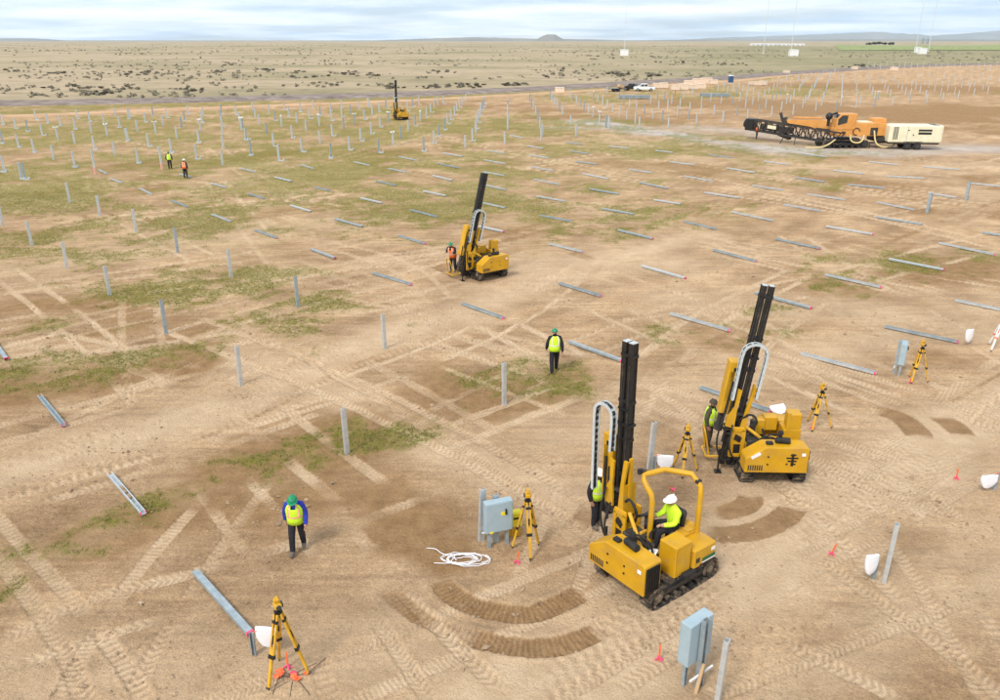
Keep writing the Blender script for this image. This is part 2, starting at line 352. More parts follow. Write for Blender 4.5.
    for pts in [
        [(195, 508), (145, 560), (90, 640), (60, 700)], [(267, 485), (214, 558), (160, 640), (125, 705)], [(872, 498), (937, 559), (1003, 640)], [(915, 481), (975, 533), (1010, 570)],
        [(200, 318), (367, 383), (490, 446), (590, 505)], [(150, 325), (330, 396), (444, 451), (560, 515)], [(440, 452), (587, 394), (700, 352)], [(420, 436), (560, 384), (660, 345)], [(0, 560), (60, 640), (90, 710)], [(-20, 500), (110, 640), (150, 710)],
        [(330, 500), (400, 590), (500, 690)], [(300, 515), (370, 610), (430, 700)], [(620, 690), (760, 600), (1000, 470)], [(560, 700), (700, 610), (1000, 440)], [(700, 700), (860, 640), (1005, 585)], [(780, 640), (900, 700)], [(820, 560), (960, 660), (1010, 705)],
        [(850, 500), (905, 560), (985, 700)], [(60, 470), (200, 440), (330, 395)], [(50, 500), (180, 462), (320, 412)], [(240, 560), (300, 600), (330, 700)], [(0, 640), (80, 600), (250, 560), (420, 500)], [(20, 665), (120, 630), (300, 580), (440, 520)],
        [(770, 350), (850, 380), (1000, 430)], [(640, 380), (700, 420), (800, 500), (900, 600)], [(850, 340), (960, 380), (1010, 400)], [(600, 300), (760, 290), (1000, 230)], [(620, 320), (780, 305), (1000, 250)], [(690, 440), (760, 350), (830, 300)]]:
        track(pts, random.uniform(.36, .46), random.choice([.15, .17, .20]), .024, pl=random.uniform(.7, 1.0), chev=random.choice([0, .5, .7]))
    for k in range(16):                                          # wheel lines swept along the haul route on the right
        o = random.uniform(-34, 30); track([(1010, 398 + o), (900, 460 + o), (800, 520 + o), (720, 575 + o * .9), (640, 630 + o * .9), (540, 695 + o * .9)], random.uniform(.12, .34), .3, .012, pl=random.uniform(.5, 1.0) if k % 3 else 0, drk=0 if k % 3 else .55, ampl=.6)
    for k in range(10):
        o = random.uniform(-22, 26); track([(-20, 480 + o), (120, 440 + o), (250, 398 + o * .9), (340, 352 + o * .8), (450, 318 + o * .7)], random.uniform(.12, .3), .3, .012, pl=random.uniform(.5, 1.0) if k % 3 else 0, drk=0 if k % 3 else .5, ampl=.6)
    d1 = np.array((.67, -.74)); d2 = np.array((.74, .67))
    for k in range(112):
        cy_ = random.uniform(11, 34) if k < 12 else (random.uniform(28, 75) if k < 76 else random.uniform(65, 115)); cx_ = random.uniform(-.75, .75) * (cy_ + 8)
        dd = d1 if random.random() < .55 else d2
        an = random.gauss(0, .20); dd = np.array((dd[0] * math.cos(an) - dd[1] * math.sin(an), dd[0] * math.sin(an) + dd[1] * math.cos(an)))
        Lh = random.uniform(5, 16) * (1 if cy_ < 30 else 1.7); bend = random.gauss(0, 1.6); nn = np.array((-dd[1], dd[0])); c0 = np.array((cx_, cy_))
        wd = random.uniform(.3, .46); lgp = random.choice([.11, .13, .15, .18]); pl = random.uniform(.5, 1.0); dk = 0 if cy_ < 32 else random.choice([0, 0, .35, .5]); gap = random.uniform(1.4, 1.8)
        for sdx in (-.5, .5):
            o = nn * sdx * gap
            track([tuple(c0 - dd * Lh + o), tuple(c0 + nn * bend + o), tuple(c0 + dd * Lh + o)], wd, lgp, .016, drk=dk, pl=pl * (1 - dk), chev=random.choice([0, .5]), world=True)
    # ---- general roughness
    rough = fbm(X, Y, 1.1, 4, 21); rough2 = fbm(X, Y, .33, 3, 23)
    dm = fbm(X * .74 - Y * .67, (X * .67 + Y * .74) * .28, 1.0, 4, 33)      # drawn out along the driving direction
    Z += near * ((rough - .5) * .07 + (dm - .5) * .05) + near2 * (rough2 - .5) * .030 * (1 - .5 * np.clip(pale, 0, 1))
    clump = fbm(X, Y, 3.0, 5, 51, .6)
    clumpf = fbm(X, Y, 14.0, 4, 57)
    fineg = fbm(X, Y, .7, 4, 53, .65)
    gmask = sstep(.34, 1.02, grass * (1 + .30 * sstep(35, 60, D)) + (clump - .5) * 1.9 + (clumpf - .5) * .8 + (fineg - .5) * 1.3 + (dm - .5) * .9) * sstep(.05, .30, grass) * (1 - .8 * sstep(.52, .64, fbm(X, Y * .8, 8.0, 5, 131, .6)) * sstep(30, 60, D))
    dk = np.clip(dark + ((fbm(X, Y, 6.5, 5, 63, .62) - .47) * 1.7 + (dm - .5) * .6) * sstep(330, 160, D) - np.clip(pale, 0, 1) * .5, 0, 1)
    dk = np.maximum(sstep(.16, .75, dk) , sstep(.55, 1.0, dark))
    plm = np.clip(pale * (.55 + .9 * (fbm(X, Y, 1.6, 4, 71, .6))) , 0, 1)
    dsm = np.clip(dust * sstep(.25, .62, fbm(X * .5, Y, 5.0, 4, 83) + dust * .2), 0, 1)
    # ---- plain beyond the gravel road
    roadp = np.array([G(*p) for p in ROAD]); ry = np.interp(X, roadp[:, 0], roadp[:, 1])
    plain = sstep(-4, 3, Y - ry)
    V = np.column_stack([X, Y, Z])
    me = bpy.data.meshes.new('ground')
    me.vertices.add(len(V)); me.vertices.foreach_set('co', V.ravel())
    r, c = np.meshgrid(np.arange(nr - 1), np.arange(nc - 1), indexing='ij'); a = (r * nc + c).ravel()
    F = np.column_stack([a, a + 1, a + nc + 1, a + nc]).astype(np.int32)
    me.loops.add(F.size); me.loops.foreach_set('vertex_index', F.ravel())
    me.polygons.add(len(F)); me.polygons.foreach_set('loop_start', np.arange(0, F.size, 4, dtype=np.int32))
    me.polygons.foreach_set('use_smooth', np.ones(len(F), dtype=bool))
    me.update(calc_edges=True)
    for nm, arr in (('grass', gmask), ('moist', dk), ('beaten', plm), ('dust', dsm), ('lug', np.clip(lug, 0, 1)), ('plain', plain), ('streak', dm), ('lush', np.clip(sstep(.30, .75, fbm(X, Y, 330., 4, 121, .6) * .75 + .35 * sstep(-.25, .45, X / np.maximum(Y, 1))) * sstep(2600, 1500, D), 0, 1))):
        at = me.attributes.new(nm, 'FLOAT', 'POINT'); at.data.foreach_set('value', arr.astype(np.float32))
    me.materials.append(ground_mat())
    o = bpy.data.objects.new('ground', me); col.objects.link(o); tag(o, kind='structure')
    return o, (X, Y, Z, gmask)

def ground_mat():
    m = bpy.data.materials.new('soil'); m.use_nodes = True; t = m.node_tree; b = t.nodes['Principled BSDF']
    b.inputs['Roughness'].default_value = .95; b.inputs['Specular IOR Level'].default_value = .12
    geo = N(t, 'ShaderNodeNewGeometry')
    def at(n): return N(t, 'ShaderNodeAttribute', attribute_name=n).outputs['Fac']
    def noise(s, d=5., r=.6, loc=None, sc_=None):
        n = N(t, 'ShaderNodeTexNoise'); setin(n, Scale=s, Detail=d, Roughness=r); src = geo.outputs['Position']
        if loc or sc_:
            mpn = N(t, 'ShaderNodeMapping'); mpn.inputs['Location'].default_value = loc or (0, 0, 0); mpn.inputs['Scale'].default_value = sc_ or (1, 1, 1)
            t.links.new(src, mpn.inputs[0]); src = mpn.outputs[0]
        t.links.new(src, n.inputs['Vector']); return n.outputs['Fac']
    def ramp(f, stops):
        r = N(t, 'ShaderNodeValToRGB'); e = r.color_ramp.elements
        while len(e) < len(stops): e.new(.5)
        for q, (p, c) in zip(e, stops): q.position = p; q.color = (*c, 1)
        t.links.new(f, r.inputs[0]); return r.outputs[0]
    def mix(f, a, c, blend='MIX'):
        n = N(t, 'ShaderNodeMix', data_type='RGBA', blend_type=blend)
        for s, v in (('Factor', f), ('A', a), ('B', c)):
            if isinstance(v, (tuple, float, int)): n.inputs[s].default_value = (*v, 1) if isinstance(v, tuple) else v
            else: t.links.new(v, n.inputs[s])
        return n.outputs['Result']
    base = ramp(noise(.30, 10, .66), [(.28, (.285, .180, .094)), (.48, (.438, .288, .164)), (.68, (.570, .400, .242))])
    def rotn(ang, sc_, seed):
        mpn = N(t, 'ShaderNodeMapping'); mpn.inputs['Rotation'].default_value = (0, 0, ang); mpn.inputs['Scale'].default_value = sc_; mpn.inputs['Location'].default_value = (seed, seed * .7, 0); t.links.new(geo.outputs['Position'], mpn.inputs[0])
        n = N(t, 'ShaderNodeTexNoise'); setin(n, Scale=1.0, Detail=5.0, Roughness=.65, Distortion=.35); t.links.new(mpn.outputs[0], n.inputs['Vector']); return n.outputs['Fac']
    sa = ramp(rotn(R(47.8), (.22, 2.6, 1), 3), [(.34, (.70, .68, .66)), (.50, (1., 1., 1.)), (.66, (1.22, 1.22, 1.21))])
    sb_ = ramp(rotn(R(-42), (.25, 3.2, 1), 11), [(.34, (.74, .72, .70)), (.50, (1., 1., 1.)), (.66, (1.20, 1.20, 1.19))])
    sel = ramp(noise(.09, 3, .5, loc=(7, 9, 0)), [(.42, (0., 0., 0.)), (.58, (1., 1., 1.))])
    sv = mix(sel, sa, sb_)
    st = ramp(at('streak'), [(.30, (.82, .81, .79)), (.55, (1.0, 1.0, 1.0)), (.72, (1.12, 1.12, 1.12))])
    c = mix(.75, base, st, 'MULTIPLY'); c = mix(.85, c, sv, 'MULTIPLY')
    fine = ramp(noise(6., 7, .75), [(.32, (.66, .64, .62)), (.52, (1., 1., 1.)), (.72, (1.22, 1.22, 1.22))])
    c = mix(.80, c, fine, 'MULTIPLY')
    grit = ramp(noise(21., 4, .75), [(.30, (.62, .60, .58)), (.47, (1., 1., 1.)), (.68, (1.28, 1.28, 1.28))]); c = mix(.5, c, grit, 'MULTIPLY')
    c = mix(M(t, 'MULTIPLY', at('beaten'), .88), c, ramp(noise(1.3, 7), [(.3, (.53, .375, .232)), (.7, (.67, .50, .330))]))
    c = mix(M(t, 'MULTIPLY', at('moist'), .88), c, ramp(noise(2.2, 8), [(.3, (.215, .120, .050)), (.7, (.360, .218, .106))]))
    lug_shade_col = ramp(at('lug'), [(0., (.74, .72, .70)), (.5, (1., 1., 1.)), (1., (1.20, 1.20, 1.20))])  # ridges painted lighter, grooves darker, to imitate relief shading
    c = mix(.8, c, lug_shade_col, 'MULTIPLY')
    c = mix(M(t, 'MULTIPLY', at('dust'), .85), c, ramp(noise(.4, 7), [(.3, (.37, .33, .30)), (.7, (.55, .52, .49))]))
    gcol = ramp(noise(.9, 8, .7), [(.28, (.092, .112, .010)), (.5, (.160, .172, .018)), (.72, (.250, .205, .048))])
    gf = M(t, 'MULTIPLY', at('grass'), ramp(noise(5.5, 6, .7), [(.36, (.05,) * 3), (.58, (1.,) * 3)]))
    c = mix(M(t, 'MULTIPLY', gf, .92), c, gcol)
    c = mix(.45, c, grit, 'MULTIPLY')
    p1 = ramp(noise(.008, 10, .66, sc_=(1, 1.3, 1)), [(.30, (.215, .195, .105)), (.44, (.320, .265, .160)), (.56, (.43, .335, .225)), (.70, (.290, .255, .140))])
    p2 = ramp(noise(.11, 8, .7, loc=(40, 3, 0)), [(.30, (.62, .62, .58)), (.52, (1, 1, 1)), (.75, (1.12, 1.12, 1.1))])
    pl_ = mix(M(t, 'MULTIPLY', at('lush'), .75), p1, ramp(noise(.03, 9, .7, loc=(5, 60, 0)), [(.32, (.150, .158, .075)), (.5, (.225, .215, .110)), (.68, (.33, .275, .165))]))
    c = mix(at('plain'), c, mix(.85, pl_, p2, 'MULTIPLY'))
    t.links.new(c, b.inputs['Base Color'])
    bh = M(t, 'ADD', noise(9., 6, .7), M(t, 'MULTIPLY', noise(34., 4, .6), .45))
    bp = N(t, 'ShaderNodeBump'); setin(bp, Strength=1.0, Distance=.09); t.links.new(bh, bp.inputs['Height']); t.links.new(bp.outputs[0], b.inputs['Normal'])
    return m

ROAD = [(-900, 118), (-400, 110), (0, 104), (250, 99), (400, 95), (500, 91), (600, 85.5), (740, 77), (830, 70.5), (900, 66.5), (1000, 63.5), (1400, 60), (2200, 57)]
TRACK = [(-900, 140), (-300, 124), (0, 117), (120, 111.5), (250, 106.5), (400, 101), (500, 96), (600, 90), (680, 85), (740, 80.5), (790, 75), (830, 71.7)]
GROUND, GD = ground()

def strip(name, px, half, m, lift, crown=0.0, jit=0.6):
    P = np.array([G(*p) for p in px], float)
    for _ in range(3):
        Q = [P[0]]
        for a, b in zip(P, P[1:]): Q += [a * .75 + b * .25, a * .25 + b * .75]
        P = np.array(Q + [P[-1]])
    s = np.concatenate([[0], np.cumsum(np.hypot(*np.diff(P, axis=0).T))]); ss = np.arange(0, s[-1], 2.0)
    C = np.column_stack([np.interp(ss, s, P[:, 0]), np.interp(ss, s, P[:, 1])])
    T = np.gradient(C, axis=0); T /= np.hypot(*T.T)[:, None]; Nn = np.column_stack([-T[:, 1], T[:, 0]])
    V = []; k = 9
    for i in range(len(C)):
        for j in range(k):
            f = j / (k - 1) * 2 - 1; e = half * (1 + .25 * (random.random() - .5) * jit if abs(f) == 1 else 1)
            q = C[i] + Nn[i] * f * e; z = H(q[0], q[1]) + (lift + crown * (1 - f * f) if abs(f) < 1 else -.15)
            V.append((q[0], q[1], z))
    b = MB(); b.v = V; b.f = [(i * k + j, i * k + j + 1, (i + 1) * k + j + 1, (i + 1) * k + j) for i in range(len(C) - 1) for j in range(k - 1)]; b.mi = [0] * len(b.f)
    o = b.build(name, m, smooth=True); tag(o, kind='structure'); return C
RC = strip('gravel_road', ROAD, 8.5, 'gravel_road', .10, .45)
strip('dirt_track', TRACK, 2.4, 'dirt_track', .10, .06)

# far crop field, low hills
def sheet(name, pts, m, lift, n=24):
    a, b_, c, d = [np.array(p, float) for p in pts]; V = []
    for i in range(n + 1):
        for j in range(n + 1):
            u, v = i / n, j / n; q = (a * (1 - u) + b_ * u) * (1 - v) + (d * (1 - u) + c * u) * v
            V.append((q[0], q[1], H(q[0], q[1]) + lift))
    bb = MB(); bb.v = V; bb.f = [(i * (n + 1) + j, (i + 1) * (n + 1) + j, (i + 1) * (n + 1) + j + 1, i * (n + 1) + j + 1) for i in range(n) for j in range(n)]; bb.mi = [0] * len(bb.f)
    return tag(bb.build(name, m, smooth=True), kind='structure')
sheet('crop_field', [(430, 1080), (1700, 1080), (3200, 2500), (900, 2300)], 'crop_green', .55, 90)

def hill(name, x0, x1, dist, prof, depth, seed, m='mountain'):
    """ridge between photo columns x0..x1 at a distance, crest heights in photo pixels above the horizon"""
    n = 90; V = []; k = 9
    for i in range(n + 1):
        f = i / n; px = x0 + (x1 - x0) * f; X = (px - 500) / FPX * dist / math.cos(PITCH)
        hp = np.interp(f, [q[0] for q in prof], [q[1] for q in prof])
        hh = max(0, hp) / FPX * dist / math.cos(PITCH) * .87 + (float(fbm(np.array([X]), np.array([seed * 1.0]), dist * .006, 4, seed)[0]) - .5) * .35 / FPX * dist * min(1, hp)
        for j in range(k):
            g = j / (k - 1) * 2 - 1; prf = max(0, 1 - abs(g) ** 1.4)
            V.append((X + g * depth * .15, dist + g * depth, (hh + 12) * prf - 12 + (random.random() - .5) * hh * .08 * prf))
    b = MB(); b.v = V; b.f = [(i * k + j, (i + 1) * k + j, (i + 1) * k + j + 1, i * k + j + 1) for i in range(n) for j in range(k - 1)]; b.mi = [0] * len(b.f)
    return tag(b.build(name, m, smooth=True), kind='structure')
hill('hills', 40, 115, 13000, [(0, 0), (.15, 1.2), (.3, 2.4), (.7, 2.6), (.85, 1.4), (1, 0)], 900, 3)
hill('hills', 330, 640, 10500, [(0, 0), (.2, .8), (.38, 2.8), (.48, 3.8), (.6, 2.6), (.8, 1.8), (1, 0)], 900, 4)
hill('butte', 527, 558, 9000, [(0, 0), (.15, 2.0), (.32, 5.0), (.45, 6.6), (.68, 6.4), (.8, 4.0), (1, 0)], 260, 5)
hill('hills', -700, 420, 9000, [(0, .2), (.3, 1.0), (.5, .4), (.7, .8), (.9, .5), (1, 0)], 700, 6)
hill('hills', 560, 1500, 9500, [(0, 0), (.1, 1.4), (.3, 1.8), (.5, 1.2), (.8, 1.6), (1, 1)], 700, 8)
hill('mountain_range', 800, 1900, 23000, [(0, 0), (.06, 4), (.11, 8), (.15, 14), (.19, 17), (.24, 15), (.4, 20), (.7, 15), (1, 6)], 2000, 7)
hill('mountain_range', 640, 900, 22000, [(0, 0), (.2, 3), (.45, 5), (.7, 8), (.85, 6), (1, 1)], 1500, 11)

# ------------------------------------------------------------------ steel sections: standing posts and lying beams
def channel(L, wd=.155, dp=.10, th=.013):
    w2 = wd / 2; pr = [(-w2, 0), (w2, 0), (w2, dp), (w2 - .03, dp), (w2 - .03, dp - th), (w2 - th, dp - th), (w2 - th, th), (-w2 + th, th), (-w2 + th, dp - th), (-w2 + .03, dp - th), (-w2 + .03, dp), (-w2, dp)]
    return pr, L
pr_, _ = channel(1)
POST = MB().prism(pr_, lambda u, v, t: (u, v - .055, t), -.5, 1.62).mesh('post', 'galv')
POSTD = MB().prism(pr_, lambda u, v, t: (u, v - .055, t), -.5, 1.62).mesh('post', 'galv_dull')
BEAM = MB().prism(pr_, lambda u, v, t: (t, u, v), -1.52, 1.52).mesh('beam', 'galv')
BEAMD = MB().prism(pr_, lambda u, v, t: (t, u, v), -1.52, 1.52).mesh('beam', 'galv_dull')
ENDP = MB().prism([(a * 1.03, b * 1.03 - .002) for a, b in pr_], lambda u, v, t: (t, u, v), 1.47, 1.527).mesh('painted_end', 'pink')
BRK = MB().box((0, 0, 0), (.52, .14, .06)).box((-.2, 0, .07), (.07, .16, .12)).box((.2, 0, .07), (.07, .16, .12)).mesh('bearing_bracket', 'white_paint')
FOOT = MB().box((0, 0, .03), (.42, .16, .06)).box((.16, 0, .09), (.07, .2, .14)).box((-.14, .02, .08), (.1, .1, .1)).mesh('steel_bracket', 'galv')
RD = np.array((5.02, -5.5)) / np.hypot(5.02, 5.5); RN = np.array((-RD[1], RD[0]))
ROWANG = math.atan2(RD[1], RD[0])
def label_rows(items, fmt, thr=3.2):
    """items: dict with 'p'; number the diagonal rows from the front left and the things in each row from the left"""
    it = sorted(items, key=lambda d: d['p'][0] * RN[0] + d['p'][1] * RN[1]); rows = []; last = None
    for d in it:
        q = d['p'][0] * RN[0] + d['p'][1] * RN[1]
        if last is None or q - last > thr: rows.append([]); start = q
        rows[-1].append(d); last = q if last is None or q - last > thr else (last * .7 + q * .3)
    for i, r in enumerate(rows):
        r.sort(key=lambda d: d['p'][0] * RD[0] + d['p'][1] * RD[1])
        for j, d in enumerate(r): d['label'] = fmt % (ordn(j + 1), ordn(i + 1))

def zc(lst, ox, oy, s): return [(ox + a / s, oy + b / s) for a, b in lst]
near_posts = [(504, 403), (385, 349), (298, 307), (231, 277), (178, 253), (136, 232), (100, 216), (70, 203), (347, 453), (241, 384), (166, 333), (110, 296), (67, 268), (32, 246), (3, 226)]
left_posts = zc([(25, 265), (120, 295), (215, 320), (325, 348), (575, 412), (725, 455), (885, 505), (280, 230), (368, 255), (465, 275), (578, 302), (703, 330), (975, 385), (597, 218), (690, 240), (800, 262), (922, 290), (890, 210), (990, 220), (22, 408), (143, 440), (262, 482), (412, 535), (575, 592), (35, 630), (165, 685), (192, 688)], 0, 90, 7.69)
left_posts += zc([(78, 222), (195, 247), (332, 275), (475, 292), (790, 345), (970, 385), (133, 315), (437, 370), (607, 405), (795, 455), (60, 388), (220, 430), (395, 480), (590, 530), (790, 580), (140, 565), (255, 195), (360, 210), (497, 235), (630, 250), (785, 280), (945, 300), (525, 183), (640, 205), (780, 180), (775, 232), (893, 190), (920, 248)], 120, 90, 7.69)
left_posts += zc([(100, 160), (118, 212), (50, 385), (85, 500), (150, 268), (205, 335), (258, 430), (300, 545), (225, 185), (270, 235), (400, 365), (475, 478), (700, 520), (340, 155), (375, 200), (437, 250), (508, 313), (615, 410), (840, 460), (465, 165), (535, 218), (710, 350), (930, 388), (563, 143), (618, 195), (705, 235), (798, 298), (695, 160), (782, 205), (782, 138), (850, 182), (955, 228), (915, 148), (985, 122)], 240, 90, 7.69)
left_posts += zc([(5, 468), (145, 560), (85, 410), (490, 545), (155, 360), (313, 445), (568, 485), (810, 522), (37, 303), (370, 390), (605, 430), (865, 465), (95, 272), (425, 350), (648, 380), (890, 410), (150, 243), (672, 335), (895, 375), (200, 212), (365, 235), (510, 282), (700, 305), (905, 330), (265, 190), (403, 205), (543, 250), (728, 270), (915, 300), (67, 207), (455, 188), (570, 215), (745, 235), (925, 270), (597, 190), (765, 210), (930, 250), (640, 185), (785, 188), (940, 230), (815, 165), (950, 205), (955, 185)], 360, 80, 7.69)
left_T = zc([(445, 380), (825, 355)], 0, 90, 7.69) + zc([(275, 335), (620, 315), (935, 305)], 120, 90, 7.69) + zc([(20, 300), (322, 285), (610, 275), (880, 265)], 240, 90, 7.69) + zc([(255, 503), (220, 328), (465, 318)], 360, 80, 7.69)
mid_posts = zc([(190, 492), (213, 385), (215, 340), (213, 300), (212, 262), (212, 225), (214, 195), (470, 465), (478, 430), (460, 365), (445, 310), (428, 270), (410, 230), (395, 200), (382, 165), (738, 435), (697, 345), (635, 268), (610, 240), (590, 205), (572, 190), (552, 160), (540, 145), (690, 135), (713, 155), (742, 180), (775, 205), (798, 235), (833, 260), (870, 285), (918, 322), (968, 365), (990, 370), (838, 125), (873, 150), (905, 165), (942, 195), (977, 220), (975, 105)], 480, 80, 7.69)
right_posts = zc([(20, 345), (55, 375), (97, 400), (45, 520), (63, 520), (150, 430), (145, 310), (180, 335), (225, 365), (205, 455), (270, 485), (280, 385), (300, 530), (340, 415), (390, 340), (405, 450), (440, 295), (450, 375), (480, 470), (495, 315), (525, 520), (520, 380), (550, 335), (595, 430), (615, 360), (640, 300), (680, 455), (690, 390), (710, 270), (740, 495), (775, 415), (780, 340), (850, 320), (875, 425), (930, 335), (945, 475), (905, 240), (950, 220), (980, 250)], 600, 60, 7.69)
right_posts += zc([(20, 475), (95, 345), (130, 425), (150, 320), (210, 450), (195, 375), (250, 345), (295, 315), (300, 410), (350, 370), (395, 430), (395, 335), (430, 305), (470, 390), (465, 270), (510, 340), (500, 240), (560, 420), (540, 325), (565, 290), (635, 370), (655, 330), (680, 310), (735, 390), (890, 390), (690, 280), (700, 245), (30, 220), (100, 245), (145, 215), (215, 235), (125, 275), (175, 245), (255, 265), (205, 290), (340, 290), (375, 260), (410, 230), (360, 200), (440, 205), (465, 190), (510, 165), (545, 200), (600, 160), (700, 135), (790, 125), (880, 105)], 720, 60, 7.69)
def line(a, b, n):
    A = G(*a); B = G(*b); return [('w', A[0] + (B[0] - A[0]) * i / (n - 1), A[1] + (B[1] - A[1]) * i / (n - 1)) for i in range(n)]
right_lines = line((821.4, 106), (830.5, 76.5), 9) + line((841, 105), (842.3, 78), 8) + line((799.3, 90.5), (806.5, 79.5), 5) + line((813.6, 90), (818.2, 79.5), 5)
right_posts += zc([(5, 285), (100, 300), (125, 275), (105, 225), (100, 190), (95, 150), (90, 110), (215, 290), (235, 255), (215, 240), (200, 215), (185, 185), (175, 140), (170, 105), (325, 280), (313, 230), (295, 205), (278, 180), (260, 150), (435, 270), (440, 220), (407, 220), (385, 195), (362, 175), (340, 130), (540, 265), (533, 240), (498, 205), (472, 185), (447, 165), (640, 250), (628, 225), (590, 195), (555, 175), (528, 155), (485, 120), (738, 240), (715, 215), (672, 190), (640, 165), (603, 145), (560, 110), (835, 220), (805, 195), (757, 175), (718, 155), (680, 140), (920, 215), (890, 190), (838, 165), (800, 150), (755, 130), (715, 110), (940, 125), (918, 155), (870, 135), (820, 115), (995, 135), (650, 115), (395, 100), (890, 110)], 840, 60, 6.25)
far_fence = [(868 + 6.1 * i, 67.2 + (i % 3) * 1.1 + i * .08) for i in range(22)]
def wpos(p): return (p[1], p[2]) if p[0] == 'w' else G(*p)

posts = []
for p in near_posts: posts.append(dict(p=wpos(p), t=0, near=1))
for p in left_posts: posts.append(dict(p=wpos(p), t=0, near=0))
for p in left_T: posts.append(dict(p=wpos(p), t=1, near=0))
lab = [d for d in posts]
label_rows(lab, 'upright galvanised post, %s from the left in the %s diagonal row from front')
QUEUE = []
def place_post(d, name='post', me=None):
    if me is None and not d.get('go'): QUEUE.append(d); return None
    x, y = d['p']; dist = math.hypot(x, y)
    o = inst(name, me or (POST if random.random() < .75 else POSTD), (x, y, H(x, y) - random.uniform(0, .06)), (random.gauss(0, .008), random.gauss(0, .008), ROWANG + math.pi / 2 + random.gauss(0, .05)))
    k_ = 1.0 + .35 * min(1, max(0, (dist - 50) / 60)); o.scale = (k_, k_, d.get('hs', 1.0))
    tag(o, d['label'], 'post', d.get('group', 'posts driven into the grassy field'))
    if d.get('t'): inst('bearing_bracket', BRK, (0, 0, 1.66), (0, 0, random.uniform(0, 3)), o)
    return o
for d in posts: place_post(d)
for i, p in enumerate(zc([(5, 0)], 0, 0, 1)): pass
mid = [dict(p=wpos(p), group='posts in the middle rows', t=1 if random.random() < .12 else 0) for p in mid_posts]
label_rows(mid, 'galvanised post in mid distance, %s from the left in the %s diagonal row')
for d in mid: place_post(d)
RG = {}
for p in right_posts + right_lines:
    q = wpos(p); px = 500 + q[0] / (q[1] * math.cos(PITCH) + HC * math.sin(PITCH)) * FPX
    if px < 720: lb, gr = 'small upright post in the crowded field in front of the timber crates', 'posts in front of the crates'
    elif px < 850: lb, gr = 'small upright post in the field behind the long drill boom', 'posts behind the drill boom'
    else: lb, gr = 'small upright post in the brown field beyond the cream compressor', 'posts beyond the compressor'
    RG.setdefault(gr, []).append(dict(p=q, group=gr, t=1 if random.random() < .10 else 0, hs=random.uniform(1.0, 1.2)))
for gr, its in RG.items():
    label_rows(its, 'small %s, %%s from left in the %%s diagonal row' % gr.replace('posts', 'post'))
    for d in its: place_post(d)
for k, p in enumerate(far_fence):
    place_post(dict(p=wpos(p), label='thin pale post at the far edge of the right-hand field, %s from the left' % ordn(k + 1), group='posts along the far edge', hs=1.7))
QUEUE.sort(key=lambda d: math.hypot(*d['p']))
for d in QUEUE[:290]: d['go'] = 1; place_post(d)
V = []; F = []; pv_ = np.array([v.co[:] for v in POST.vertices]); pf_ = [list(p.vertices) for p in POST.polygons]
for d in QUEUE[290:]:
    a = ROWANG + math.pi / 2 + random.gauss(0, .05); q = pv_ * np.array((1.35, 1.35, d.get('hs', 1.0))); o = len(V); x, y = d['p']
    V += np.column_stack([x + q[:, 0] * math.cos(a) - q[:, 1] * math.sin(a), y + q[:, 0] * math.sin(a) + q[:, 1] * math.cos(a), H(x, y) + q[:, 2]]).tolist(); F += [[i + o for i in f] for f in pf_]
me = bpy.data.meshes.new('distant_posts'); me.from_pydata(V, [], F); me.materials.append(MAT['galv']); tag(inst('distant_posts', me), 'crowd of tiny upright posts at the far side of the right-hand field', 'posts', kind='stuff')
for lbl, p, rz, hs in [('galvanised channel post right behind the left side of the grey electrical cabinet', (481, 541), .5, 1.0), ('galvanised channel post in the lower right foreground beside the blue-grey cabinet', (717, 701), 1.0, .95),
                   ('leaning galvanised channel post standing next to the white bag stub on the right', (884, 580), 1.1, 1.0), ('galvanised post standing between the mast of the front pile driver and a white bag', (649, 468), .5, 1.0)]:
    x, y = G(*p); o = inst('post', POST, (x, y, H(x, y) - .03), (.02, .03, rz), scale=(1, 1, hs)); tag(o, lbl, 'post')
for p in [(927, 213), (966, 200)]:
    x, y = G(*p); place_post(dict(p=(x, y), label='pair-like wide post standing at the %s of a lying beam on the right' % ('left end' if p[0] == 927 else 'far end'), group='posts at the right edge'), me=POSTD).scale = (1.9, 1.9, .95)
PB = MB().prism([(a * 1.06, b * 1.06) for a, b in pr_], lambda u, v, t: (u, v - .058, t), -.1, .42).mesh('painted_base', 'faded_red')
for p, lb in (((95.6, 174.5), 'tall post with orange painted foot, left one of two'), ((162.3, 169.6), 'tall post with orange painted foot beside the worker in lime vest')):
    x, y = G(*p); o = inst('post', POST, (x, y, H(x, y)), (0, 0, ROWANG), scale=(1.5, 1.5, 1.45)); tag(o, lb, 'post', 'orange footed posts'); inst('painted_base', PB, parent=o)
# brackets waiting on the ground by the far posts
for d in posts:
    if d['near'] or d['t'] or random.random() > .62: continue
    x, y = d['p']; x += random.uniform(.1, .4); y -= random.uniform(.15, .5)
    tag(inst('steel_bracket', FOOT, (x, y, H(x, y) + .0), (0, 0, random.uniform(-.6, .4)), scale=(1.5, 1.5, 1.5)), 'small bracket at the foot of ' + d['label'].split(', ')[1].replace('from the left', 'post') , 'bracket', 'brackets at the post feet')

